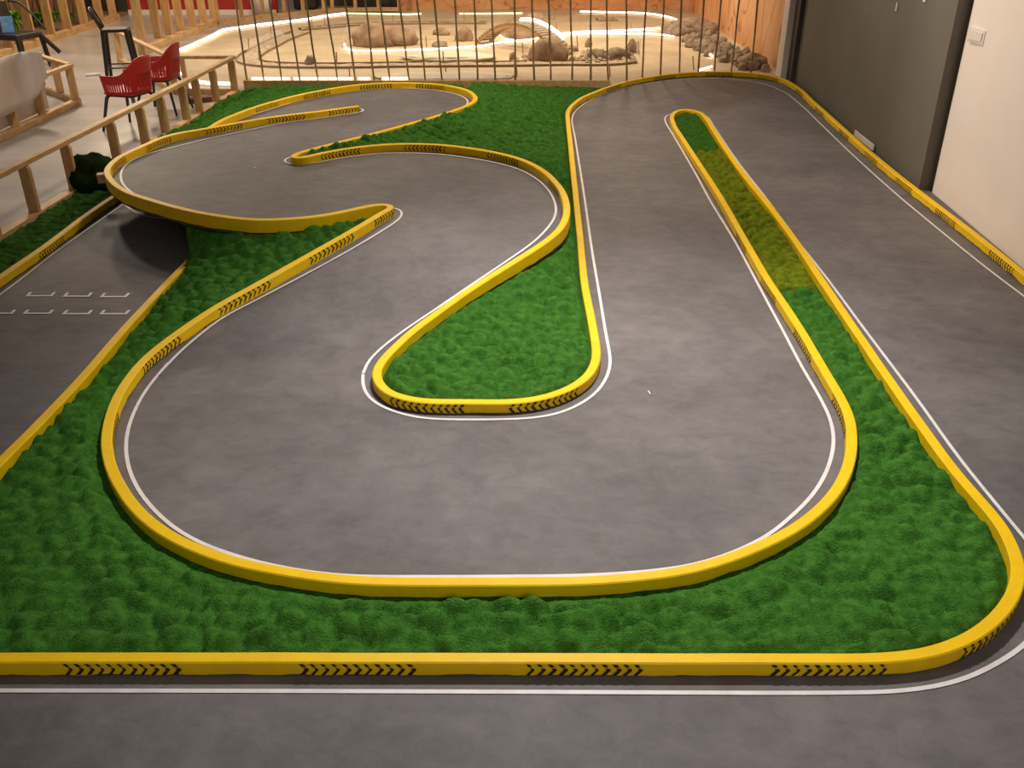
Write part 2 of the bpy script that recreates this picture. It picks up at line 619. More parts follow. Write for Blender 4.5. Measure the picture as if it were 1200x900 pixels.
# ------------------------------------------------------------------ white lines, asphalt
def ribbon(path, w, name, parent, lift=0.0):
    bm = bmesh.new()
    T = frames(path)
    prev = None
    for i, p in enumerate(path):
        n = T[i][1] * (w / 2)
        a = bm.verts.new((p.x + n.x, p.y + n.y, p.z + lift))
        b = bm.verts.new((p.x - n.x, p.y - n.y, p.z + lift))
        if prev:
            bm.faces.new((prev[0], prev[1], b, a))
        prev = (a, b)
    bmesh.ops.recalc_face_normals(bm, faces=bm.faces)
    for f in bm.faces:
        if f.normal.z < 0:
            f.normal_flip()
    me = bpy.data.meshes.new(name)
    bm.to_mesh(me)
    bm.free()
    me.materials.append(M['white_line'])
    o = bpy.data.objects.new(name, me)
    COL.objects.link(o)
    o.parent = parent
    return o


def inside(poly, X, Y):
    r = np.zeros(X.shape, bool)
    n = len(poly)
    for i in range(n):
        x1, y1 = poly[i]
        x2, y2 = poly[(i + 1) % n]
        if y1 == y2:
            continue
        c = ((y1 > Y) != (y2 > Y)) & (X < (x2 - x1) * (Y - y1) / (y2 - y1) + x1)
        r ^= c
    return r


def dist(path, X, Y):
    d = np.full(X.shape, 1e9)
    for a, b in zip(path[:-1], path[1:]):
        vx, vy = b[0] - a[0], b[1] - a[1]
        L = vx * vx + vy * vy + 1e-12
        t = np.clip(((X - a[0]) * vx + (Y - a[1]) * vy) / L, 0, 1)
        d = np.minimum(d, (X - a[0] - t * vx) ** 2 + (Y - a[1] - t * vy) ** 2)
    return np.sqrt(d)


def xy(path, every=3):
    q = [(p.x, p.y) for p in path[::every]]
    if len(path) % every != 1:
        q.append((path[-1].x, path[-1].y))
    return q


def nearest(path, px, py, lo=0, hi=None):
    hi = hi or len(path)
    return min(range(lo, hi), key=lambda i: (lambda q: (q[0] - px) ** 2 + (q[1] - py) ** 2)(PIX((path[i].x, path[i].y, path[i].z + BH))))


track = thing('race_track', 'grey asphalt model car racing track with white edge lines', 'race track')

RAIL0 = U(44, 249, 0.05)
RAIL1 = U(277, 107, 0.05)
rd = (RAIL1 - RAIL0)
RAILN = RAIL0 - rd * 0.75
YBEAM = U(500, 104, 0).y + 0.045
ka = min(range(nearest(P2, 666, 145, len(P2) // 2), len(P2)), key=lambda i: abs(P2[i].y - (YBEAM - .06)) + (9 if P2[i].x > 1.6 else 0))
kb = nearest(P2, 912, 91, ka)
Tp2 = frames(P2)
ARC = [P2[i] + Tp2[i][1] * .115 for i in range(ka, kb, 5)]
ARC = [p for p in ARC if p.y > YBEAM]
XK = ARC[0].x
G0 = U(1076, 222, 0)
G1 = U(926, 93, 0)
MB().prism([(RAILN.x + .03, -1.0), (RAILN.x + .03, RAILN.y), (RAIL1.x + .03, RAIL1.y + .2), (RAIL1.x + .03, YBEAM), (XK, YBEAM)] + [(p.x, p.y) for p in ARC] + [(G1.x - .03, ARC[-1].y), (G1.x - .03, G1.y + .02), (G1.x - .01, G1.y), (G0.x - .012, G0.y - .015), (3.775, G0.y - .02), (3.65, 5.9), (3.57, -1.0)], -0.03, 0.0).build('ground_surface', M['asphalt'], track)

# bridge deck, ramped up the neck
i1 = nearest(P1, 152, 440, len(P1) // 2)
i1b = nearest(P1, 250, 149, i1)
j2 = nearest(P2, 441, 436, 0, len(P2) * 2 // 3)
deck_poly = xy(P1[i1:i1b], 2) + xy(P2[:j2 + 1], 2)
dx = [p[0] for p in deck_poly]
dy = [p[1] for p in deck_poly]


def grid_mesh(poly, step, hf, name, m, parent=None, skirt=None, smooth_=True):
    px = [p[0] for p in poly]
    py = [p[1] for p in poly]
    xs = np.arange(min(px), max(px) + step, step)
    ys = np.arange(min(py), max(py) + step, step)
    X, Y = np.meshgrid(xs, ys)
    ins = inside(poly, X, Y)
    cell = ins[:-1, :-1] & ins[1:, :-1] & ins[:-1, 1:] & ins[1:, 1:]
    used = np.zeros(ins.shape, bool)
    used[:-1, :-1] |= cell
    used[1:, :-1] |= cell
    used[:-1, 1:] |= cell
    used[1:, 1:] |= cell
    idx = np.full(ins.shape, -1)
    idx[used] = np.arange(used.sum())
    UXs, UYs = X[used], Y[used]
    Z = hf(UXs, UYs)
    V = np.stack([UXs, UYs, Z], 1)
    iy, ix = np.nonzero(cell)
    Fc = np.stack([idx[iy, ix], idx[iy, ix + 1], idx[iy + 1, ix + 1], idx[iy + 1, ix]], 1)
    verts = V.tolist()
    faces = Fc.tolist()
    if skirt is not None:
        cnt = {}
        for f in faces:
            for k in range(4):
                e = (f[k], f[(k + 1) % 4])
                if (e[1], e[0]) in cnt:
                    del cnt[(e[1], e[0])]
                else:
                    cnt[e] = 1
        low = {}

        def lv(i):
            if i not in low:
                low[i] = len(verts)
                verts.append([verts[i][0], verts[i][1], skirt])
            return low[i]
        for a, b in list(cnt):
            faces.append([b, a, lv(a), lv(b)])
    me = bpy.data.meshes.new(name)
    me.from_pydata(verts, [], faces)
    if smooth_:
        me.polygons.foreach_set('use_smooth', [True] * len(me.polygons))
    me.materials.append(m)
    me.update()
    o = bpy.data.objects.new(name, me)
    COL.objects.link(o)
    if parent:
        o.parent = parent
    return o


YD0 = min(dy)
dk = grid_mesh(deck_poly, 0.03, lambda X, Y: Hn(Y) + 0.0012 - .006 * np.clip(1 - (Y - YD0) / .25, 0, 1), 'bridge_deck', M['asphalt'], track, smooth_=False)
so = dk.modifiers.new('thick', 'SOLIDIFY')
so.thickness = 0.028
so.offset = -1


def line(ctrl, deck, w=0.018, it=4, name='edge_line', z=0.006):
    pts = [UD(x, y, z) if deck else U(x, y, z * .5) for x, y in ctrl]
    return ribbon(smooth(catmull(pts, 0.04), it), w, name, track)


# front and corner
line([(-140, 808.5), (0, 809), (300, 809.5), (700, 811), (800, 811.5), (967, 811.7), (1050, 810), (1100, 803.5), (1133, 794.5), (1167, 778), (1200, 756), (1221, 730), (1230, 703), (1228, 677), (1216, 650), (1203, 633), (1187, 614), (1125, 537.5), (1075, 468), (1016, 389.5),
      (967.5, 324), (925, 270), (900, 235), (865, 190), (837.5, 149.5), (829, 137), (822, 133)], 0)
line([(790, 133), (783, 134.3), (779.5, 137.5), (779.5, 142), (790, 160), (815, 203), (832.5, 235.5), (862.5, 285), (900, 355), (920, 392), (940, 430), (961, 466), (972.5, 490), (977, 511), (975.5, 530),
      (967.5, 555), (950, 582.5), (925, 607), (900, 627), (850, 650.5), (800, 664), (700, 673.3), (600, 675), (500, 675.5), (400, 674), (333, 665), (283, 653), (233, 635), (200, 615), (175, 591), (160, 570), (150, 545), (147.5, 525),
      (149, 507.5), (155, 487.5), (167.5, 462.5), (185, 439), (200, 422)], 0)
line([(185, 439), (212.5, 410.5), (236, 390.5), (262.5, 371), (300, 351.5), (375, 312), (425, 284), (455, 265.5), (467.5, 257), (471.5, 250.5), (469.5, 245.8), (464, 243), (455, 243.5)], 1)
line([(1290, 414), (1200, 347), (1150, 309), (1075, 248), (1050, 227), (1000, 182), (962.5, 146), (937.5, 122), (918, 107.5), (890, 97), (852, 92.3), (815, 91.5), (777, 95), (740, 101), (715, 107.5), (690, 118.5), (675, 129), (670.5, 138),
      (674.5, 165), (684, 225), (694, 295), (702.5, 345), (710, 391), (714.5, 415), (715, 428), (710, 444), (697.5, 461), (675, 476), (650, 485.5), (625, 489.5), (600, 491), (500, 490.3), (475, 486), (450, 477.5), (432.5, 466),
      (425, 450), (425.5, 437.5)], 0)
line([(425.5, 437.5), (432.5, 422), (450, 405), (475, 386), (512, 361), (550, 335), (600, 301.5), (627, 282), (640, 269), (649, 256.5), (651.5, 243), (643, 223), (626, 207.5), (600, 195.5), (550, 185), (500, 179.7), (450, 179.3), (400, 185),
      (362, 192), (345, 193), (335, 190.5), (332.5, 187), (337, 184.5), (350, 182)], 1)
line([(175, 238), (150, 222), (142, 211), (143.5, 198), (155, 187.5), (175, 179.5), (212.5, 170), (250, 161), (300, 150.5), (325, 145.3), (400, 134.8), (421, 131.5), (427, 129.5), (424, 127), (415, 127)], 1)
line([(272, 141), (300, 133), (350, 118), (385, 109.5), (412, 105), (450, 102.8), (500, 104.7), (530, 109), (544, 114), (548.5, 120), (546, 124)], 1)
# lower left straight, and the line that curves under the bridge
line([(-90, 408), (0, 345), (75, 288), (145, 238.5), (170, 220)], 0, it=1)
line([(145, 239), (160, 249), (175, 254), (190, 256), (207, 259), (220, 267), (226, 280)], 0, it=2)


def grid_mark(xa, xb, y):
    a, b = U(xa, y, .003), U(xb, y, .003)
    c, d = U(xa + 4, y - 4.2, .003), U(xb + 4, y - 4.2, .003)
    m = MB()
    hw = .010
    m.quad((a.x - hw, a.y - hw, .003), (b.x + hw, b.y - hw, .003), (b.x + hw, b.y + hw, .003), (a.x - hw, a.y + hw, .003))
    for p, q in ((a, c), (b, d)):
        m.quad((p.x - hw, p.y + hw, .003), (p.x + hw, p.y + hw, .003), (q.x + hw, q.y, .003), (q.x - hw, q.y, .003))
    m.build('grid_mark', M['white_line'], track)


for xa, xb, y in ((32, 60, 346.5), (75.5, 103.5, 347), (119, 147, 347.5), (-15, 13.5, 367), (29, 58, 367), (75, 103.5, 367.5), (118.5, 147.5, 367.5)):
    grid_mark(xa, xb, y)


# ------------------------------------------------------------------ moss
def domes(X, Y, seed, sx=0.108, sy=0.09, k=2.0):
    """close-packed cushions with sharp creases between them"""
    rng = np.random.RandomState(seed)
    n = 401
    jx = rng.uniform(-.27, .27, (n, n))
    jy = rng.uniform(-.27, .27, (n, n))
    ra = rng.uniform(.85, 1.25, (n, n))
    ha = rng.uniform(.62, 1.15, (n, n))
    gx = np.floor(X / sx).astype(int)
    gy = np.floor(Y / sy).astype(int)
    best = np.zeros(X.shape)
    for ox in (-2, -1, 0, 1, 2):
        for oy in (-1, 0, 1):
            cx, cy = gx + ox, gy + oy
            a, b = cx % n, cy % n
            px = (cx + .25 + jx[a, b] + (cy % 2) * .5) * sx
            py = (cy + .5 + jy[a, b]) * sy
            r = ra[a, b]
            d2 = ((X - px) / (sx * r)) ** 2 + ((Y - py) / (sy * r)) ** 2
            best = np.maximum(best, ha[a, b] - k * d2)
    return best


def wob(X, Y, s, seed):
    return np.sin(X * s + seed) * np.sin(Y * s * 1.13 + seed * 2.1) + .5 * np.sin(X * s * 2.3 + Y * s * 1.7 + seed)


FUR = True   # short pile on the moss


def add_fur(o, count, length, m):
    ps = o.modifiers.new('fur', 'PARTICLE_SYSTEM')
    st = ps.particle_system.settings
    st.type = 'HAIR'
    st.count = count
    st.hair_length = length
    st.hair_step = 2
    st.display_step = 1
    st.render_step = 1
    st.emit_from = 'FACE'
    st.use_emit_random = True
    st.use_even_distribution = True
    st.brownian_factor = 0.004
    st.root_radius = 1.0
    st.tip_radius = 0.3
    st.radius_scale = 0.0008
    st.material = 1
    st.length_random = 0.6


def moss(name, label, poly, basef, m, seed, amp=0.070, step=0.0125, border=None, fur=9000, lift=0.0, seams=(), wide=None):
    bd = border or (list(poly) + [poly[0]])
    rng = np.random.RandomState(seed)

    def hf(X, Y):
        d = dist(bd, X, Y)
        e = np.clip((d - .014) / .06, 0, 1)
        if wide:
            e = np.minimum(e, np.clip((dist(wide, X, Y) - .03) / .10, 0, 1))
        e = e * e * (3 - 2 * e)
        Xw = X + .014 * wob(X, Y, 11, seed)
        Yw = Y + .012 * wob(Y, X, 13, seed + 3)
        b = domes(Xw, Yw, seed) * .85 + .20 * domes(Xw + 3.3, Yw + 1.7, seed + 1, .048, .04, 1.4)
        e = e * (1 - .72 * np.clip((Y - (YBEAM - .75)) / .6, 0, 1) * (abs(X) < 3.7))
        z = basef(X, Y) + lift + .004 + e * (b * amp * (1 + .2 * wob(X, Y, 2.1, seed)) + .004)
        for sm_ in seams:
            z = z - .03 * np.exp(-(dist(sm_, X, Y) / .013) ** 2) * e
        return z + rng.normal(0, .0016, X.shape)
    o = grid_mesh(poly, step, hf, name, m, None, skirt=-0.002)
    tag(o, label, 'moss', None, 'stuff')
    if FUR and fur:
        area = sum(p.area for p in o.data.polygons)
        add_fur(o, int(area * fur), 0.005, m)
    return o


# island + front moss
ia = nearest(P1, 460, 243, i1)
iend = nearest(P1, 212, 244, ia)
left_edge = [(U(226, 300, 0).x, U(226, 300, 0).y)]
front_i0 = 0
# polygon: barrier 1 from its left end round to the bridge edge, then down barrier 3
poly1 = xy(P1[:iend + 1], 2) + list(reversed(xy(P3, 2)))
deck1 = xy(P1[i1:iend + 1], 4)
p3l = xy(P3, 6)
op1 = p3l + [poly1[len(xy(P1[:iend + 1], 2)) - 1]]


def base1(X, Y):
    dd = dist(deck1, X, Y)
    do = dist(p3l, X, Y)
    h = Hn(Y + .05) * do / (do + dd + 1e-6)
    near = dist([deck1[-1], p3l[-1]], X, Y)
    h2 = Hn(Y + .05) * 1.0 / (1 + 1.2 * dd)
    h = np.where(Y > YA, np.maximum(h, h2 * np.clip((Y - 5.9) / .6, 0, 1)), h)
    return np.where(X < 0.3, h * .86, 0)


Ys1 = U(830, 184, 0).y
Ys2 = U(930, 345, 0).y


def clip_poly(poly, test):
    return [p for p in poly if test(p)]


k0 = U(1000, 380).x
main_poly = [p for p in poly1 if not (p[0] > 0.6 and p[1] > Ys2)]
moss('moss_carpet', 'large bumpy green moss carpet along the front straight and around the bottom loop', main_poly, base1, M['moss'], 11,
     border=poly1 + [poly1[0]], wide=xy(P1[nearest(P1, 967, 590, len(P1) // 4):i1], 3), seams=[[tuple(U(x, y, .03)[:2]) for x, y in l] for l in (((236, 672), (236, 766)), ((955, 622), (1000, 668), (1040, 705), (1078, 748)))])
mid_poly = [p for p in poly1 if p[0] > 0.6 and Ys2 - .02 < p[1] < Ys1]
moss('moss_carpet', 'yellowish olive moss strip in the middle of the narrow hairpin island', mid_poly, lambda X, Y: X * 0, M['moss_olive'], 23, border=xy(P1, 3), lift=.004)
top_poly = [p for p in poly1 if p[0] > 0.6 and p[1] > Ys1 - .06]
moss('moss_carpet', 'dark green moss patch at the far tip of the narrow hairpin island', top_poly, lambda X, Y: X * 0, M['moss_dark'], 31, amp=.05, border=xy(P1, 3), lift=.0)

# central island, open to the back beam
jl = nearest(P2, 545, 105, 0, j2)
jr = nearest(P2, 700, 107, j2)
jr = ka
poly2 = xy(P2[jl:jr + 1], 2) + [(P2[ka].x, YBEAM - .05), (P2[jl].x - .05, YBEAM - .05)]
deck2 = xy(P2[jl:j2 + 1], 4)
cen2 = xy(P2[j2 + 20:jr + 1], 6) + [(-.6, YBEAM)]


def base2(X, Y):
    dd = dist(deck2, X, Y)
    do = dist(cen2, X, Y)
    up = np.clip((Y - 7.4) / .8, 0, 1)
    return (Hn(Y) * .84 + .075 * up) * do / (do + dd + 1e-6)


moss('moss_carpet', 'green moss island inside the track, wide at the bottom bend and reaching back to the wooden beam', poly2, base2, M['moss'], 47)
# back left corner
poly3 = list(reversed(xy(P2[:jl + 1], 2))) + [(P1[i1b].x - .25, P1[i1b].y - .25), (U(165, 172).x + .05, U(165, 172).y), (RAIL1.x + .02, RAIL1.y + .05), (RAIL1.x + .02, YBEAM - .09), (P2[jl].x - .05, YBEAM - .09)]
deck3 = xy(P2[:jl + 1], 4)
oth3 = [(RAIL0.x, RAIL0.y), (RAIL1.x, RAIL1.y), (RAIL1.x, YBEAM), (P2[jl].x + .5, YBEAM)]


def base3(X, Y):
    dd = dist(deck3, X, Y)
    do = dist(oth3, X, Y)
    return .26 * do / (do + dd + 1e-6)


moss('moss_carpet', 'green moss corner between the pine handrail and the back of the bridge loop', poly3, base3, M['moss'], 53)
# strip beside the handrail
q = rd.normalized()
off = Vector((q.y, -q.x, 0)) * .06
poly4 = [(RAILN.x + off.x, RAILN.y + off.y), (U(118, 209).x, U(118, 209).y + .05)] + list(reversed(xy(P4[:nearest(P4, 150, 219)], 3)))
moss('moss_carpet', 'dark green moss strip between the pine handrail and the far left barrier', poly4, lambda X, Y: X * 0 + .01, M['moss_dark'], 61, amp=.045)
# heap
hp = U(112, 226, 0)
m = MB()
m.rock((hp.x - .03, hp.y + .12, 0), (.21, .26, .235), 3.3, sub=4, amp=.25)
hm = m.build('moss_heap', M['moss_heap'], None, True)
tag(hm, 'blackish green moss heap beside the bridge, against the handrail', 'moss', None, 'stuff')
add_fur(hm, 4000, .012, M['moss_heap'])
# the beam end poking out under the bridge
a = UD(114, 209, -.055)
m = MB()
bdir = Vector((0.9, .35, 0)).normalized()
m.bar(a, a + bdir * .22, .085, .075, .006)
tag(m.build('support_beam', M['wood']), 'pine beam end sticking out from under the left edge of the bridge', 'beam')
# bridge posts, hidden in the moss and under the deck
for px, py in ((300, 225), (430, 225), (330, 165), (520, 150), (600, 250), (350, 130)):
    p = UD(px, py, -.03)
    m = MB()
    m.bar((p.x, p.y, 0), (p.x, p.y, p.z), .07, .07)
    m.build('deck_support', M['wood'], track)

# ------------------------------------------------------------------ setting
struct(MB().prism([(-12, -2), (6, -2), (6, 26), (-12, 26)], -0.12, -0.032).build('floor', M['concrete']))
# thin slabs of screed left of the handrail bring the walkway level with the track
struct(MB().prism([(-12, -2), (RAILN.x + .02, -2), (RAILN.x + .02, RAILN.y), (RAIL1.x, RAIL1.y), (RAIL1.x, YBEAM + .02), (RAIL1.x, 24), (-12, 24)], -0.032, -0.001).build('floor_walkway', M['concrete']))

WX = 3.78
wy0 = U(1088, 224, 0).y
# white wall on the right
struct(MB().prism([(WX, wy0 - .02), (3.66, 5.9), (3.58, -1.5), (4.2, -1.5), (4.2, wy0 - .02)], -0.03, 3.6).build('wall_right', M['whitewall']))
GX0 = U(1076, 222, 0)
GX1 = U(926, 93, 0)
GX2 = U(918, 92, 0)
struct(MB().prism([(GX0.x, GX0.y), (4.3, GX0.y), (4.3, GX1.y), (GX1.x, GX1.y)], -0.03, 3.6).build('wall_right_grey', M['greywall']))
# grey wall's end face, colour raised against its weak light; dark far strip
struct(MB().prism([(GX0.x - .004, GX0.y - .012), (WX + .05, GX0.y - .012), (WX + .05, GX0.y), (GX0.x - .004, GX0.y)], 0, 3.6).build('wall_right_grey_end', M['greywall_lift']))
gd = Vector((GX1.x - GX0.x, GX1.y - GX0.y, 0)).normalized()
gn = Vector((-gd.y, gd.x, 0)) * .02
e0 = Vector((GX1.x, GX1.y, 0)) - gd * .28
struct(MB().prism([(e0.x, e0.y), (GX1.x, GX1.y), (GX1.x + gn.x * 3, GX1.y + gn.y * 3), (e0.x + gn.x * 3, e0.y + gn.y * 3)], 0, 3.6).build('trim_2', M['dark']))
struct(MB().prism([(GX2.x - .06, GX1.y + .02), (GX1.x + .3, GX1.y + .02), (GX1.x + .3, GX1.y + .28), (GX2.x - .06, GX1.y + .28)], 0, 3.6).build('trim_3', M['whitewall']))
# loose skirting at the grey wall's foot
a, b = U(1001, 160, 0), U(1023, 178.5, 0)
struct(MB().bar((a.x, a.y, .04), (b.x, b.y, .045), .012, .06).build('baseboard_right', M['whiteplastic']))

# switch plate
c = UX(1145, 42, WX - .02)
root = thing('wall_switch', 'white double switch plate on the white wall at the right edge', 'switch', c)
MB().box((0, 0, 0), (.016, .28, .115), None, .006).build('plate', M['whiteplastic'], root)
MB().box((-.011, .0, 0), (.008, .22, .075), None, .003).build('rocker', M['whiteplastic'], root)
# tape scraps on the grey wall
for (px, py, dz, nm) in ((1050.5, 8, .075, 'upright strip of white tape on the grey wall'), (1083, 1, .02, 'short flat strip of white tape high on the grey wall, right of the upright one')):
    p = UX(px, py, GX0.x)
    t = (p.y - GX0.y) / (GX1.y - GX0.y)
    p = UX(px, py, GX0.x + t * (GX1.x - GX0.x) - .006)
    tag(MB().box(p, (.003, .02 if dz > .05 else .05, dz), Matrix.Rotation(.05, 3, 'Z')).build('tape_strip', M['whiteplastic']), nm, 'tape')

# back room walls
YW = 22.3
struct(MB().box((0.75, YW + .1, 1.2), (6.6, .2, 2.6)).build('wall_back', M['mural']))
struct(MB().box((-6.7, 21.5, 1.3), (3.2, .2, 2.6)).build('wall_back_left', M['redwall']))
struct(MB().box((-6.7, 21.38, .05), (3.2, .04, .10)).build('baseboard_back', M['whitewall']))
struct(MB().box((-9.4, 21.7, 1.2), (2.2, .2, 2.6)).build('wall_back_corner', M['dark']))
struct(MB().box((-3.7, YW + .9, 1.2), (2.6, .2, 2.6)).build('wall_back_middle', M['dark']))
m0, m1 = U(912, 82, 0), U(830, 33, 0)
struct(MB().prism([(3.98, GX1.y + .28), (4.2, GX1.y + .28), (4.2, YW), (3.98, YW)], .0, 3.4).build('wall_right_mural', M['mural_side']))
struct(MB().box((-10.4, 18, 1.2), (.2, 9, 2.6)).build('wall_left', M['reed']))

# ------------------------------------------------------------------ back beam and rods
rf = thing('rod_fence', 'row of thin leaning brown rods standing on a pine beam behind the track', 'fence')
MB().bar((RAIL1.x - .02, YBEAM, .054), (XK, YBEAM, .054), .09, .108, .004).build('base_beam', M['wood'], rf)
arcb = MB()
for a, b in zip(ARC[:-1], ARC[1:]):
    arcb.bar((a.x, a.y, .02), (b.x, b.y, .02), .07, .05)
arcb.build('base_beam', M['wood'], rf)
rods = [(275.5, 290), (295, 310), (316, 330.5), (336.5, 351.5), (358, 373), (381.5, 396), (404.5, 417), (428.5, 438.5), (445, 457), (468, 479), (489, 498.5), (509, 518), (533, 539), (555.5, 560), (575.5, 581), (603, 604),
        (623.5, 626), (642.5, 645.5), (668.5, 671), (692, 692.5), (710.5, 712.5), (734, 734), (757, 753), (778, 774), (798.5, 796), (824.5, 818.5), (845.5, 837), (866, 857), (888, 880)]
for xt, xb in rods:
    yb = YBEAM
    if UY(xb, 96, YBEAM).x > XK:
        yb = min(ARC, key=lambda p: abs(PIX((p.x, p.y, .04))[0] - xb)).y
    t = UY(xt, 0, yb)
    b = UY(xb, 96 if xb < 752 else 84, yb)
    d = (t - b) / (t.z - b.z)
    p0 = b + d * ((.10 if yb == YBEAM else .03) - b.z)
    p1 = b + d * (2.0 - b.z)
    pts = [p0.lerp(p1, k / 8) + Vector((random.uniform(-.006, .006), random.uniform(-.006, .006), 0)) for k in range(9)]
    MB().tube(pts, [.0135 * random.uniform(.85, 1.15) for _ in pts], 7).build('rod', M['rod'], rf, True)


# ------------------------------------------------------------------ handrails
def handrail(label, base, posts, hgt=.47, face=Vector((1, 0, 0)), runs=None):
    """base: list of floor points (corners); posts: points on the runs"""
    root = thing('handrail', label, 'handrail')
    for a, b in zip(base[:-1], base[1:]):
        a, b = Vector(a), Vector(b)
        d = (b - a).normalized()
        MB().bar(a + Vector((0, 0, .035)), b + Vector((0, 0, .035)), .09, .07, .004).build('base_beam', M['wood'], root)
        MB().bar(a + Vector((0, 0, hgt)) - d * .02, b + Vector((0, 0, hgt)) + d * .02, .075, .04, .004).build('top_rail', M['wood'], root)
    for p, d in posts:
        p = Vector(p)
        d = Vector(d).normalized()
        # a post with a rounded shoulder at the top
        bm = bmesh.new()
        wd, th = .085, .042
        prof = [(-wd / 2, 0), (wd / 2, 0)]
        zt = hgt - .021 - .07
        prof += [(wd / 2, zt - .035)]
        for k in range(1, 6):
            an = k / 5 * PI / 2
            prof.append((wd / 2 - .05 * (1 - math.cos(an)), zt - .035 + .045 * math.sin(an)))
        prof.append((-wd / 2, zt + .01))
        n = Vector((-d.y, d.x, 0))
        r1 = [bm.verts.new(p + n * (x) + d * (-th / 2) + Vector((0, 0, z + .07))) for x, z in prof]
        r2 = [bm.verts.new(p + n * (x) + d * (th / 2) + Vector((0, 0, z + .07))) for x, z in prof]
        bm.faces.new(r1)
        bm.faces.new(list(reversed(r2)))
        k = len(prof)
        for i in range(k):
            bm.faces.new((r1[i], r1[(i + 1) % k], r2[(i + 1) % k], r2[i]))
        mm = MB()
        mm.bm.free()
        mm.bm = bm
        mm.build('post', M['wood_v'], root)
    return root


A = Vector((RAILN.x, RAILN.y, 0))
B = Vector((RAIL1.x, RAIL1.y, 0))
dirAB = (B - A).normalized()
pl = []
for x, y in ((-10, 277), (44, 249), (90, 221), (129, 190), (163, 170), (192.5, 156), (217.5, 141), (237, 132), (256, 120), (275, 107)):
    p = U(x, y, .06)
    s = (Vector((p.x, p.y, 0)) - A).dot(dirAB)
    pl.append((A + dirAB * s, -dirAB))
handrail('low pine handrail running beside the left edge of the track to the rod fence', [A, B + dirAB * .03], pl)
# the short return round the sand pit
C0 = U(223, 101, 0)
C1 = U(141, 73, 0)
C0 = Vector((C0.x, B.y + .06, 0))
d2 = (C1 - C0).normalized()
handrail('low pine handrail turning back along the sand pit behind the red chairs', [B + Vector((0, .06, 0)), C0, C1],
         [(C0 + d2 * .06, d2), (C0 + Vector((.14, 0, 0)), (1, 0, 0)), (C0.lerp(C1, .5), d2), (C1 - d2 * .05, d2)])
# second handrail on the far left
D0 = U(-40, 184, 0)
D1 = U(92, 122, 0)
D2 = U(60, 110, 0)
dd = (D1 - D0).normalized()
de = (D2 - D1).normalized()
pl = [(D1 - dd * .05, dd)]
for x, y in ((61, 135), (30, 149.5), (-8, 168)):
    p = U(x, y, .06)
    pl.append((D0 + dd * (Vector((p.x, p.y, 0)) - D0).dot(dd), dd))
D2 = D1 + de * 1.25
pl.append((D1 + de * .55, de))
pl.append((D2 - de * .05, de))
handrail('low pine handrail corner at the far left, half covered by a white sheet', [D0, D1, D2], pl)
# sheet over it
m = MB()
nn = Vector((dd.y, -dd.x, 0))
e1 = U(17, 128, .18)
s1 = (e1 - D0).dot(dd)
plan = [(D0 + dd * (-.3 + (s1 + .3) * k / 10) + nn * (.06 +   .008 * math.sin(k * 1.3)), .24, .80) for k in range(11)]
last = plan[-1][0]
tgt = U(45, 62, .80)
for k in range(1, 7):
    f = k / 6
    p_ = last.lerp(Vector((tgt.x, tgt.y, 0)), f) + nn * (.10 * math.sin(f * PI))
    plan.append((p_, .24 + .28 * min(1, f * 2.2), .80))
rows = []
for p_, za, zb in plan:
    rows.append([m.bm.verts.new((p_.x, p_.y, za + (zb - za) * i / 6 + .006 * math.sin(i + p_.x * 9))) for i in range(7)])
for r1, r2 in zip(rows[:-1], rows[1:]):
    for i in range(6):
        m.bm.faces.new((r1[i], r1[i + 1], r2[i + 1], r2[i]))
sh = m.build('foam_sheet', M['sheet'], None, True)
sm = sh.modifiers.new('t', 'SOLIDIFY')
sm.thickness = .012
sm.offset = 1
tag(sh, 'white foam sheet draped over the handrail at the far left', 'sheet')
# boards behind its posts
m = MB()
a_, b_ = D0 - nn * .06 - dd * .2, D0 + dd * (s1 + .55) - nn * .06
m.bar(a_ + Vector((0, 0, .27)), b_ + Vector((0, 0, .27)), .012, .38)
tag(m.build('white_board', M['sheet']), 'plain white board standing behind the handrail posts below the sheet', 'board')


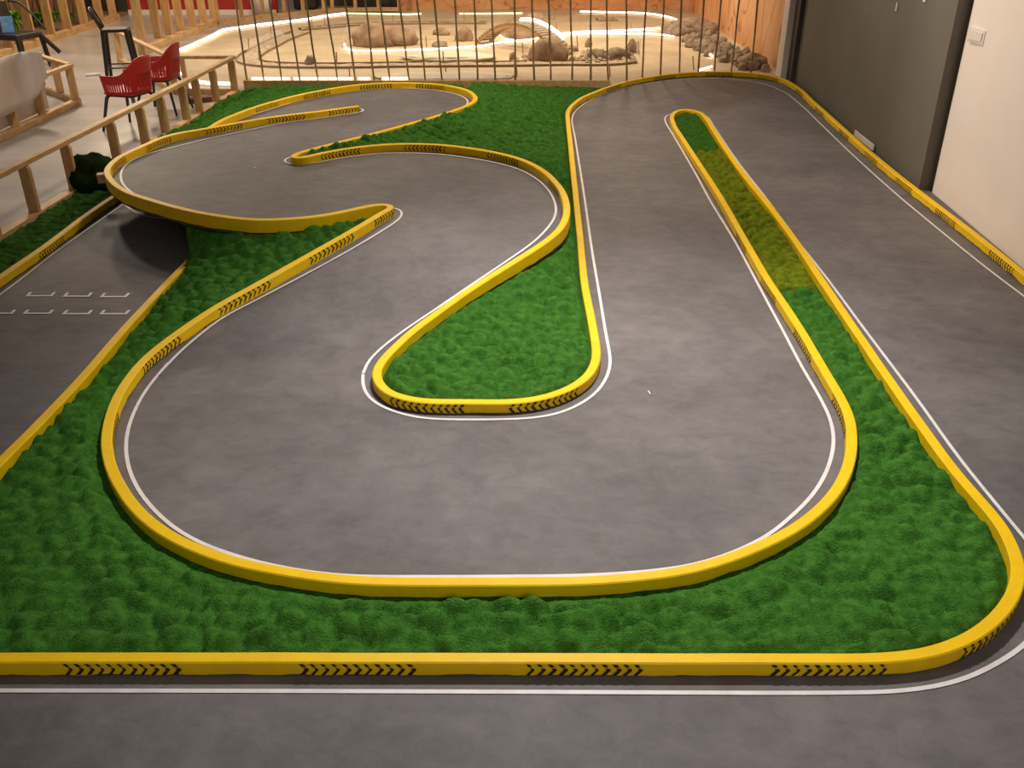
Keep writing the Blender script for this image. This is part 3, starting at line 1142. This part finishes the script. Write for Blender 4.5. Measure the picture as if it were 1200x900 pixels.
# ------------------------------------------------------------------ chairs
def red_chair(loc, rz, label):
    """faces local -Y... seat shell with slotted sides"""
    root = thing('shell_chair', label, 'chair', loc, rz, 'red shell armchairs')
    root.scale = (.90, .90, .95)
    NU, NV = 72, 12
    bm = bmesh.new()
    vs = []
    for i in range(NU + 1):
        u = -1 + 2 * i / NU            # -1..1 round from one arm front to the other, 0 = middle of the back
        an = u * 2.35
        bx = math.sin(an)
        by = math.cos(an)
        # squarish plan
        k = 1 / (abs(bx) ** 3.2 + abs(by) ** 3.2) ** (1 / 3.2)
        hgt = .21 + .19 * math.exp(-(u / .38) ** 4) - .02 * abs(u)
        row = []
        for j in range(NV + 1):
            v = j / NV
            rx = .245 + .03 * v
            ry = .235 + .02 * v + .05 * v * math.exp(-(u / .4) ** 2)
            row.append(bm.verts.new((bx * k * rx, by * k * ry, .43 + .012 + hgt * v)))
        vs.append(row)
    for i in range(NU):
        for j in range(NV):
            slot = 1 <= j <= 5 and (i % 2 == 0) and (3 < i < NU - 4) and not (8 <= abs(i - NU // 2) <= 10)
            if slot:
                continue
            bm.faces.new((vs[i][j], vs[i + 1][j], vs[i + 1][j + 1], vs[i][j + 1]))
    bmesh.ops.recalc_face_normals(bm, faces=bm.faces)
    mm = MB()
    mm.bm.free()
    mm.bm = bm
    sh_ = mm.build('backrest', M['red'], root, True)
    sm_ = sh_.modifiers.new('t', 'SOLIDIFY')
    sm_.thickness = .012
    sm_.offset = 0
    # seat
    m = MB()
    pts = []
    for k in range(40):
        an = 2 * PI * k / 40
        c_, s_ = math.cos(an), math.sin(an)
        q_ = 1 / (abs(c_) ** 4 + abs(s_) ** 4) ** .25
        pts.append((c_ * q_ * .238, s_ * q_ * .235 - .005))
    m.prism(pts, .418, .448)
    m.build('seat', M['red'], root)
    m = MB()
    m.box((0, 0, .40), (.34, .34, .03), None, .006)
    m.build('seat_frame', M['charcoal'], root)
    for sx in (-1, 1):
        for sy in (-1, 1):
            MB().tube([(sx * .165, sy * .165, .41), (sx * .19, sy * .19, .37), (sx * .265, sy * .275, 0)], [.023, .022, .015], 8).build('leg', M['charcoal'], root, True)
    return root


f1, f2 = U(126.5, 149, 0), U(175, 160, 0)
c1 = U(159, 150, 0)
red_chair((c1.x, c1.y, 0), -PI / 2 - .28, 'red plastic armchair nearer the handrail, in front of the other red chair')
c2 = U(194, 130, 0)
red_chair((c2.x, c2.y, 0), -PI / 2 - .1, 'red plastic armchair right of and behind the nearer red one')
a_, b_ = U(100, 88, .02), U(118, 86.5, .02)
tag(MB().tube([a_, b_], .018, 8).build('light_tube', M['whiteplastic'], None, True), 'white light tube lying on the concrete floor left of the red chairs', 'tube')

# bar stool
s0 = U(143, 97, 0)
root = thing('bar_stool', 'tall black metal bar stool with a low back standing behind the red chairs', 'stool', (s0.x, s0.y + .12, 0), .25)
MB().box((0, 0, .69), (.35, .33, .045), None, .012).build('seat', M['darkmetal'], root)
for sx in (-1, 1):
    for sy in (-1, 1):
        m = MB()
        m.tube([(sx * .15, sy * .145, .68), (sx * .205, sy * .20, 0)], [.03, .022], 8)
        m.build('leg', M['darkmetal'], root)
m = MB()
zf = .21
rr_ = .188
for a, b in (((-1, -1), (1, -1)), ((1, -1), (1, 1)), ((1, 1), (-1, 1)), ((-1, 1), (-1, -1))):
    m.tube([(a[0] * rr_, a[1] * rr_, zf), (b[0] * rr_, b[1] * rr_, zf)], .011, 8)
m.build('footrest', M['darkmetal'], root)
m = MB()
arc = [(-.16, -.15, .70), (-.20, -.155, .80), (-.255, -.15, .93), (-.275, -.10, .965), (-.28, 0, .975), (-.275, .10, .965), (-.255, .15, .93), (-.20, .155, .80), (-.16, .15, .70)]
m.tube(catmull([Vector(p) for p in arc], .03), .014, 8)
m.build('backrest', M['darkmetal'], root, True)
m = MB()
m.tube([(-.165, 0, .70), (-.22, 0, .82), (-.28, 0, .97)], .02, 8)
m.build('back_splat', M['darkmetal'], root, True)

# black armchair far left with blue paper
s1_ = U(30, 80, 0)
root = thing('armchair', 'black metal armchair at the left edge in front of the timber frame', 'chair', (s1_.x, s1_.y, 0), 1.25)
MB().box((0, 0, .47), (.52, .44, .08), None, .015).build('seat', M['darkmetal'], root)
for sx in (-1, 1):
    for sy in (-1, 1):
        MB().bar((sx * .23, sy * .21, .45), (sx * .26, sy * .25, 0), .06, .045, .006).build('leg', M['darkmetal'], root)
MB().box((-.05, .24, .72), (.46, .035, .42), Matrix.Rotation(-.12, 3, 'X'), .012).build('backrest', M['darkmetal'], root)
m = MB()
m.tube(catmull([Vector(p) for p in ((.22, .26, .92), (.30, .15, .90), (.34, -.02, .74), (.36, -.2, .52))], .04), .016, 8)
m.build('armrest', M['darkmetal'], root, True)
m = MB()
m.bar((.24, -.21, .45), (.34, -.40, .20), .06, .05)
m.build('foot_brace', M['darkmetal'], root)
p = Vector((s1_.x, s1_.y, 0)) + Matrix.Rotation(1.25, 3, 'Z') @ Vector((-.05, .10, 0))
m = MB()
m.box((p.x, p.y, .625), (.17, .02, .23), Matrix.Rotation(.3, 3, 'Z') @ Matrix.Rotation(-.15, 3, 'X'), .006)
tag(m.build('blue_packet', M['blue']), 'blue and white packet leaning on the black armchair', 'packet')

# maroon board lying past the handrail
p = U(232, 119, 0)
m = MB()
m.box((p.x - .02, p.y, .03), (.36, .22, .06), Matrix.Rotation(.5, 3, 'Z'), .004)
tag(m.build('maroon_board', M['maroon']), 'dark maroon board lying on the floor just behind the handrail posts', 'board')


# ------------------------------------------------------------------ timber frames
def timber_frame(label, pts, base_from, base_to, hgt=2.6, w=.14, d=.06, rz=0):
    root = thing('timber_frame', label, 'timber frame')
    m = MB()
    m.bar((*base_from, .05), (*base_to, .05), .12, .12, .004)
    m.build('base_beam', M['wood'], root)
    for x, y in pts:
        MB().box((x, y, .10 + hgt / 2), (w, d, hgt), Matrix.Rotation(rz, 3, 'Z'), .004).build('post', M['wood_v'], root)
    return root


XA = -8.25
timber_frame('tall pine posts on a base beam at the far left, before the dry reeds', [(XA, y) for y in (15.2, 15.95, 16.75, 17.5, 18.2, 18.95, 19.7, 20.4)], (XA, 14.8), (XA, 20.6), w=.15)
pts = []
for x, y in ((169, 63), (187, 52), (200, 48), (213, 43), (227, 39), (240, 34), (252, 29)):
    p = U(x, y, 0)
    pts.append((p.x, p.y))
timber_frame('tall row of pine posts left of the sand pit, in front of the red wall', pts, (pts[0][0], pts[0][1] - .1), (pts[-1][0], pts[-1][1] + .1), w=.13, d=.09)
# low frame around the back of the pit
root = thing('timber_frame', 'low pine frame curving round the back left of the sand pit', 'timber frame')
bp = [U(x, y, 0) for x, y in ((256, 29), (284, 25), (309, 21.5), (334, 19.5), (356, 17.5), (380, 15), (390, 14), (417, 13.3), (444, 13), (468, 13))]
for a, b in zip(bp[:-1], bp[1:]):
    MB().bar((a.x, a.y, .04), (b.x, b.y, .04), .07, .08).build('base_beam', M['wood'], root)
for i, p in enumerate(bp):
    MB().bar((p.x, p.y, .06), (p.x, p.y, .52 if i < 3 else 1.6), .075, .06).build('post', M['wood_v'], root)
MB().bar((bp[0].x, bp[0].y, .54), (bp[2].x, bp[2].y, .54), .07, .05).build('top_rail', M['wood'], root)
a, b = bp[7], bp[9]
MB().bar((a.x, a.y + .02, .30), (b.x, b.y + .02, .28), .05, .05).build('cross_rail', M['wood'], root)
# white bucket-like drape and dark sofa block behind it
p = U(309, 17.5, 0)
m = MB()
m.tube([(p.x, p.y - .12, 0), (p.x, p.y - .12, .32), (p.x, p.y - .12, .36)], [.20, .22, .20], 18)
tag(m.build('white_bin', M['whitewall'], None, True), 'white round bin behind the low pine frame, by the red wall', 'bin')
p = U(458, 12, 0)
m = MB()
m.box((p.x - .05, p.y + .35, .2), (.42, .4, .4), None, .03)
cab = m.build('dark_cabinet', M['charcoal'])
tag(cab, 'dark grey cabinet at the back, left of the orange mural', 'cabinet')
p = U(338, 12, 0)
m = MB()
m.box((p.x + .35, p.y + .3, .21), (.5, .4, .42), None, .05)
tag(m.build('sofa', M['charcoal']), 'dark sofa at the back, right of the red wall', 'sofa')

# plants behind the left frame
for i, (x, y, hh, c_) in enumerate(((15, 20, .75, 'bright green bushy plant behind the pine posts, leftmost of the green plants'), (42, 22, .7, 'bright green bushy plant behind the pine posts, between the other two green bushes'),
                                 (62, 20, .7, 'bright green bushy plant behind the pine posts, right of the other two bushes'), (82, 22, 1.0, 'tall dark green grass clump behind the pine posts'))):
    pp = UX(x, y, -9.2)
    base = Vector((-9.2, pp.y, 0))
    root = bmesh.new()
    rg = random.Random(i)
    hh = pp.z + .12
    for k in range(170):
        an = rg.uniform(0, 2 * PI)
        r0 = rg.uniform(0, .12)
        r1 = rg.uniform(.06, .26) if i < 3 else rg.uniform(.02, .16)
        h = hh * (rg.uniform(.72, 1.0) if i < 3 and k > 12 else rg.uniform(.5, 1.1))
        if i < 3 and k > 12:
            r0 = rg.uniform(0, .2)
        base.z = hh * rg.uniform(.45, .8) if i < 3 and k > 12 else 0.05
        q0 = base + Vector((math.cos(an) * r0, math.sin(an) * r0, 0))
        q1 = base + Vector((math.cos(an) * r1 * .6, math.sin(an) * r1 * .6, (h - base.z) * .7))
        q2 = base + Vector((math.cos(an) * r1, math.sin(an) * r1, h - base.z))
        sd = Vector((-math.sin(an), math.cos(an), 0)) * (.022 if i < 3 else .01)
        v = [root.verts.new(q0 - sd * .4), root.verts.new(q0 + sd * .4), root.verts.new(q1 + sd), root.verts.new(q1 - sd), root.verts.new(q2)]
        root.faces.new((v[0], v[1], v[2], v[3]))
        root.faces.new((v[3], v[2], v[4]))
    mm = MB()
    mm.bm.free()
    mm.bm = root
    tag(mm.build('leafy_plant', M['green']), c_, 'plant', 'plants behind the pine posts')
struct(MB().prism([(-10.3, 14.5), (XA - .06, 14.5), (XA - .06, 22), (-10.3, 22)], -0.001, 0.05).build('trim_4', M['soil']))
# dry reeds
bm = bmesh.new()
rg = random.Random(5)
for k in range(1300):
    y = rg.uniform(14.8, 21.4)
    x = rg.uniform(-10.2, -9.3)
    h = rg.uniform(.7, 2.0)
    lx, ly = rg.uniform(-.12, .12), rg.uniform(-.12, .12)
    w_ = rg.uniform(.012, .03)
    v = [bm.verts.new((x, y - w_, .04)), bm.verts.new((x + .02, y + w_, .04)), bm.verts.new((x + lx + .02, y + ly + w_, h)), bm.verts.new((x + lx, y + ly - w_, h))]
    bm.faces.new(v)
mm = MB()
mm.bm.free()
mm.bm = bm
tag(mm.build('dry_reeds', M['reed']), 'brown dry reeds filling the bed behind the far left pine posts', 'reeds', None, 'stuff')

# ------------------------------------------------------------------ sand pit
sp = [(RAIL1.x + .0, YBEAM + .05)]
for x, y in ((215, 96), (205, 62), (230, 47), (255, 36), (290, 31), (330, 27), (370, 22), (405, 18), (470, 15)):
    p = U(x, y, 0)
    sp.append((p.x, p.y))
sp += [(-2.0, YW), (3.98, YW), (3.98, ARC[-1].y + .06)] + [(p.x, p.y + .03) for p in reversed(ARC)] + [(XK, YBEAM + .05)]
struct(MB().prism(sp, -.03, .006).build('floor_sand', M['sand']))


def led(pts, label, r=.018, m_='led', z=.05):
    w = [U(x, y, z) for x, y in pts]
    o = MB().tube(catmull(w, .12) if len(w) > 2 else w, r, 8).build('light_strip', M[m_], None, True)
    return tag(o, label, 'light strip', 'light strips round the sand track')


led([(211, 58.5), (224, 53), (250, 41), (262, 35), (283, 32), (300, 29.5), (335, 25.5), (360, 22.5), (382, 18.5), (405, 15.8)], 'glowing white light strip round the back left edge of the sand pit', .022)
led([(405, 15.8), (430, 16), (452, 16.3), (480, 17), (494, 16)], 'greenish light strip continuing along the back edge, left of centre', .016, 'led_green')
led([(538, 16), (570, 16), (612, 15.5)], 'greenish light strip along the back edge, behind the arch bridge', .016, 'led_green')
led([(680, 13.5), (720, 14.5), (755, 15.5), (777, 18.5), (790, 22), (797, 25)], 'light strip curving round the back right corner of the sand pit', .017)
led([(805, 44), (815, 50), (826, 58), (835, 66)], 'short light strip on the right side beside the rocks', .017)
led([(820, 82), (834, 78)], 'shortest light strip, by the top hairpin barrier', .016)
led([(404, 52), (406, 57), (414, 59), (440, 59.5), (475, 58.5), (500, 58), (530, 56), (560, 54.5), (585, 50), (620, 46.5), (645, 42), (690, 39), (730, 39.5), (770, 40), (790, 43)], 'long light strip winding across the middle of the sand pit under the bridge', .015)
led([(583, 39), (592, 45.5), (603, 47.5)], 'small curved light strip under the arch bridge', .016)
led([(655, 40), (690, 37), (720, 36.5), (745, 35), (775, 33)], 'light strip behind the long one on the right', .02)
led([(213, 86), (222, 93), (245, 97.5), (275, 98)], 'light strip along the front left of the sand pit, left of the beam', .022, 'led', .06)
for xa, xb, lb in ((296, 340, 'first'), (345, 384, 'second'), (386, 414, 'third'), (420, 434, 'fourth'), (448, 478, 'fifth')):
    a, b = UY(xa, 97, YBEAM + .01), UY(xb, 97, YBEAM + .01)
    o = MB().tube([(a.x, a.y, .125), (b.x, b.y, .125)], .018, 8).build('light_strip', M['led'], None, True)
    tag(o, 'short white light strip lying on the pine beam, %s from the left' % lb, 'light strip', 'light strips round the sand track')


def border(pts, w=.16, h=.05, name='gravel_berm', lb=''):
    path = catmull([U(x, y, 0) for x, y in pts], .06)
    root = thing(name, lb, 'berm')
    T = frames(path)
    bm = bmesh.new()
    prev = None
    for i, p in enumerate(path):
        n = T[i][1]
        row = []
        for k in range(7):
            s = (k / 6 - .5) * w
            row.append(bm.verts.new((p.x + n.x * s, p.y + n.y * s, .004 + h * (1 - (2 * s / w) ** 2) * (.7 + .6 * noise.noise(Vector((p.x * 9, p.y * 9, k)))))))
        if prev:
            for k in range(6):
                bm.faces.new((prev[k], prev[k + 1], row[k + 1], row[k]))
        prev = row
    mm = MB()
    mm.bm.free()
    mm.bm = bm
    mm.build('gravel_bed', M['gravel'], root, True)
    for sgn in (-1, 1):
        q_ = [p + T[i][1] * (sgn * w * .55) for i, p in enumerate(path)]
        sweep(q_, lambda i: [(-.005, 0), (-.005, h * .8), (.005, h * .8), (.005, 0)], 'edging', M['border'], root)
    return root


border([(352, 39), (330, 47), (312, 56), (297, 64), (291, 71), (300, 75.5), (330, 78), (400, 78.5), (470, 77.5), (540, 77), (600, 76.5), (660, 75.5), (710, 75.5), (738, 73)], .34, .05, lb='gravel strip edged with dark boards along the front of the sand track')
border([(352, 35.5), (385, 33), (420, 30), (470, 28.5), (530, 28), (570, 28)], .22, .05, lb='gravel strip edged with dark boards across the back of the sand track')
border([(700, 24.5), (722, 24)], .25, .05, lb='short gravel strip at the back right of the sand track')

# arch bridge
q0, q1 = U(566, 50, 0), U(664, 66, 0)
dv = (q1 - q0)
Lb = dv.length
dv.normalize()
nv = Vector((-dv.y, dv.x, 0))
root = thing('arch_bridge', 'wooden plank arch bridge crossing the middle of the sand track', 'bridge', q0)
N = 40
hb = .40
wb = .30


def arc_pt(t, s, dz=0):
    p = dv * (t * Lb) + nv * s
    return Vector((p.x, p.y, hb * math.sin(PI * t) ** .8 * (1 if t < .5 else 1) + dz + .01))


for s, nm in ((-wb / 2, 'side_rib'), (wb / 2, 'side_rib')):
    bm = bmesh.new()
    prev = None
    for i in range(N + 1):
        t = i / N
        r = [bm.verts.new(arc_pt(t, s - .012)), bm.verts.new(arc_pt(t, s + .012)), bm.verts.new(arc_pt(t, s + .012, -.055)), bm.verts.new(arc_pt(t, s - .012, -.055))]
        if prev:
            for k in range(4):
                bm.faces.new((prev[k], prev[(k + 1) % 4], r[(k + 1) % 4], r[k]))
        prev = r
    mm = MB()
    mm.bm.free()
    mm.bm = bm
    mm.build(nm, M['ply'], root)
for i in range(30):
    t = (i + .5) / 30
    a, b = arc_pt(t, -wb / 2 - .03, .014), arc_pt(t, wb / 2 + .03, .014)
    tt = arc_pt(min(1, t + .01), 0) - arc_pt(max(0, t - .01), 0)
    m = MB()
    upv = nv.cross(tt.normalized())
    if upv.z < 0:
        upv = -upv
    m.bar(a, b, .052, .018, 0, up=upv)
    m.build('plank', M['plank'], root)
pts = [arc_pt(t, wb / 2 + .03, .045) for t in [.38 + .5 * k / 14 for k in range(15)]]
MB().tube(pts, .03, 8).build('light_strip', M['led'], root, True)

# rocks
R = [(434, 56, .36, .25, .34, 'large brown boulder left of the sand track middle, left lobe of a pair', 'rock'), (463, 54.5, .36, .25, .30, 'large brown boulder right of its twin, trailing a low ridge', 'rock'),
     (617, 46, .46, .3, .36, 'wide brown boulder seen through the arch bridge', 'rock'), (643, 73.5, .30, .22, .33, 'tall brown boulder at the near foot of the arch bridge', 'rock'),
     (544, 49, .15, .12, .22, 'pointed small rock left of the arch bridge', 'rock'), (515, 56, .13, .1, .10, 'flat dark rock in the pit, left of the pointed rock', 'rock_grey'),
     (364, 78.5, .09, .07, .17, 'small upright rock on the front gravel strip', 'rock_grey'), (601, 71, .06, .05, .12, 'tiny rock just left of the tall boulder', 'rock'),
     (702, 69, .18, .13, .14, 'broad grey rock in the rubble heap right of the bridge, left half', 'rock_grey'), (724, 70, .22, .14, .16, 'broad grey rock in the rubble heap, middle', 'rock_grey'),
     (740, 63, .09, .07, .2, 'upright dark rock at the right end of the rubble heap', 'rock_grey'), (690, 56, .06, .05, .15, 'narrow upright stone at the back left of the rubble heap', 'rock'),
     (671, 61, .1, .08, .1, 'dark stone beside the foot of the arch bridge', 'rock'), (814, 41, .42, .30, .27, 'big grey boulder in the back right corner by the mural', 'rock_grey'),
     (796, 42, .35, .25, .18, 'grey boulder left of the big corner boulder', 'rock_grey'), (884, 81, .22, .18, .20, 'low pale brown rock at the foot of the right mural, nearest the grey wall', 'rock'), (517, 42, .16, .12, .12, 'low brown rock at the back of the pit, left of the bridge', 'rock')]
for i, (x, y, a, b, h, lb, mt) in enumerate(R):
    p = U(x, y, 0)
    o = MB().rock((p.x, p.y + b * .8, -.005), (a, b, h / 1.25), i + 1.5, 3, .3, random.uniform(-.3, .3)).build('rock', M[mt], None, True)
    tag(o, lb, 'rock')
for x, y, a, b, h, lb in ((525, 72, .75, .28, .10, 'pale low sand mound in the middle of the sand track, left of the bridge'), (520, 94, .95, .30, .07, 'pale low sand mound at the front of the pit, close behind the rods')):
    p = U(x, y, 0)
    o = MB().rock((p.x, p.y + b * .6, .0), (a, b, h / 1.3), 21 + x * .1, 4, .22).build('sand_mound', M['pale_sand'], None, True)
    tag(o, lb, 'mound')
# rubble (uncountable chips)
bm = MB()
rg = random.Random(9)
for k in range(150):
    x, y = rg.uniform(682, 750), rg.uniform(60, 75)
    if k > 95:
        x, y = rg.uniform(600, 690), rg.uniform(67, 76)
    p = U(x, y, 0)
    s = rg.uniform(.02, .06)
    bm.rock((p.x, p.y, .0), (s, s * .8, s * .9), k * .37, 1, .4, rg.uniform(0, 3))
tag(bm.build('rubble', M['gravel']), 'pale stone chips heaped around the grey rocks right of the bridge', 'rubble', None, 'stuff')
bm = MB()
for k in range(170):
    t = rg.random()
    x, y = 805 + t * 85 + rg.uniform(-14, 14), 46 + t * 32 + rg.uniform(-9, 8)
    p = U(x, y, 0)
    if p.x > 3.9:
        continue
    s = rg.uniform(.03, .10)
    bm.rock((p.x, p.y, .0), (s, s, s * 1.1), k * .53, 2, .35, rg.uniform(0, 3))
tag(bm.build('rubble', M['rock_grey']), 'dark stone debris heaped along the foot of the right mural', 'rubble', None, 'stuff')

# little stakes that hold the wires
for i, (x, y0, y1) in enumerate(((292, 45, 62), (304, 59, 71), (310, 46, 52), (318, 31, 44), (332, 33, 44), (366, 22, 32), (381, 20, 33), (395, 61, 77), (410, 79, 90), (461, 17, 26), (500, 42, 56), (520, 60, 77), (523, 79, 90), (613, 50, 66), (638, 60, 74),
                                 (590, 36, 47), (650, 13, 24), (653, 26, 40), (677, 42, 56), (606, 77, 90), (715, 23, 36), (740, 25, 34), (813, 66, 82), (715, 75, 90), (544, 4, 23), (749, 48, 65))):
    p = U(x, y1, 0)
    t = UY(x - 1, y0, p.y)
    o = MB().tube([p, t], .011, 6).build('wire_stake', M['rod'])
    tag(o, 'thin dark stake standing in the sand pit', 'stake', 'stakes in the sand pit')
# clear panels
for (x0, y0, x1, y1, hh, lb) in ((741, 60, 750, 68, .28, 'clear plastic panel at the right end of the rubble heap'), (403, 57, 409, 44, .22, 'clear plastic panel left of the twin boulders'), (290, 63, 334, 46, .18, 'clear plastic panel along the left gravel strip')):
    a, b = U(x0, y0, 0), U(x1, y1, 0)
    m = MB()
    m.bar((a.x, a.y, hh / 2 + .01), (b.x, b.y, hh / 2 + .01), .006, hh)
    tag(m.build('clear_panel', M['glass']), lb, 'panel')

# small litter on the asphalt
p = U(761.5, 461, 0)
tag(MB().bar((p.x, p.y - .02, .004), (p.x - .006, p.y + .02, .004), .006, .005).build('paper_scrap', M['whiteplastic']), 'thin white scrap lying on the centre straight', 'scrap')
p = U(102, 819 + 65, 0)
p = UD(298, 197, 0.004)
tag(MB().box((p.x, p.y, p.z + .002), (.018, .014, .005)).build('paper_scrap', M['whiteplastic']), 'tiny white scrap lying on the bridge deck', 'scrap')


# ------------------------------------------------------------------ light
def lamp(name, loc, e, col, size=.3, kind='AREA', target=None, spot=None, blend=.6):
    d = bpy.data.lights.new(name, kind)
    d.energy = e
    d.color = col
    if kind == 'AREA':
        d.size = size
        d.shape = 'DISK'
    else:
        d.shadow_soft_size = size
    if kind == 'SPOT':
        d.spot_size = spot
        d.spot_blend = blend
    o = bpy.data.objects.new(name, d)
    COL.objects.link(o)
    o.location = loc
    if target is not None:
        o.rotation_euler = (Vector(target) - Vector(loc)).to_track_quat('-Z', 'Y').to_euler()
    return o


WARM = (1.0, 0.86, 0.74)
lamp('ceiling_lamp', (0.35, 4.9, 4.2), 1230, (1.0, .93, .895), .14, 'SPOT', (0.5, 4.1, 0), math.radians(92), 1.0)
lamp('ceiling_lamp', (1.9, 9.4, 4.2), 460, (1.0, .83, .69), .25, 'SPOT', (1.7, 9.1, 0), math.radians(124), .6)
lamp('ceiling_lamp', (-1.2, 10.6, 4.3), 560, (1.0, .81, .65), .25, 'SPOT', (-0.9, 9.7, 0), math.radians(106), .6)
lamp('ceiling_lamp', (-6.2, 13.0, 4.3), 800, (1.0, .86, .73), .3, 'SPOT', (-6.0, 12.2, 0), math.radians(118), .6)
lamp('side_fill', (-3.6, 6.6, 4.0), 420, (1.0, .88, .76), .25, 'SPOT', (-5.8, 11.2, .3), math.radians(58), .9)  # added fill, no fixture: brightens the foam sheet from the camera side
lamp('front_fill', (0.9, -1.6, 3.3), 68, (1.0, .93, .89), 1.4, 'AREA', (0.9, 3.6, 0))  # added soft fill behind the camera, lifts camera-facing barrier sides
lamp('wall_fill', (-1.0, 8.6, 3.4), 640, (1.0, .84, .70), .25, 'SPOT', (3.7, 7.2, 1.3), math.radians(52), .9)  # added fill aimed at the white wall to brighten it
lamp('pit_spot', (-2.2, 15.8, 4.0), 880, (1.0, .83, .60), .3, 'SPOT', (-2.0, 16.6, 0), 1.9, .7)
lamp('pit_spot', (1.4, 15.8, 4.0), 720, (1.0, .83, .60), .3, 'SPOT', (1.2, 16.8, 0), 1.8, .7)
lamp('pit_spot', (2.0, 18.6, 3.6), 440, (1.0, .80, .58), .3, 'POINT')
lamp('pit_spot', (-6.9, 17.0, 3.6), 560, (1.0, .80, .55), .3, 'POINT')
lamp('pit_spot', (-4.5, 20.0, 3.6), 220, (1.0, .82, .6), .3, 'POINT')

w = bpy.data.worlds.new('world')
S.world = w
w.use_nodes = True
w.node_tree.nodes['Background'].inputs[0].default_value = (1.0, .86, .76, 1)
w.node_tree.nodes['Background'].inputs[1].default_value = 0.11

S.view_settings.view_transform = 'Standard'
S.view_settings.look = 'None'
S.view_settings.exposure = -0.42
S.view_settings.gamma = 1.0
S.view_settings.use_curve_mapping = False
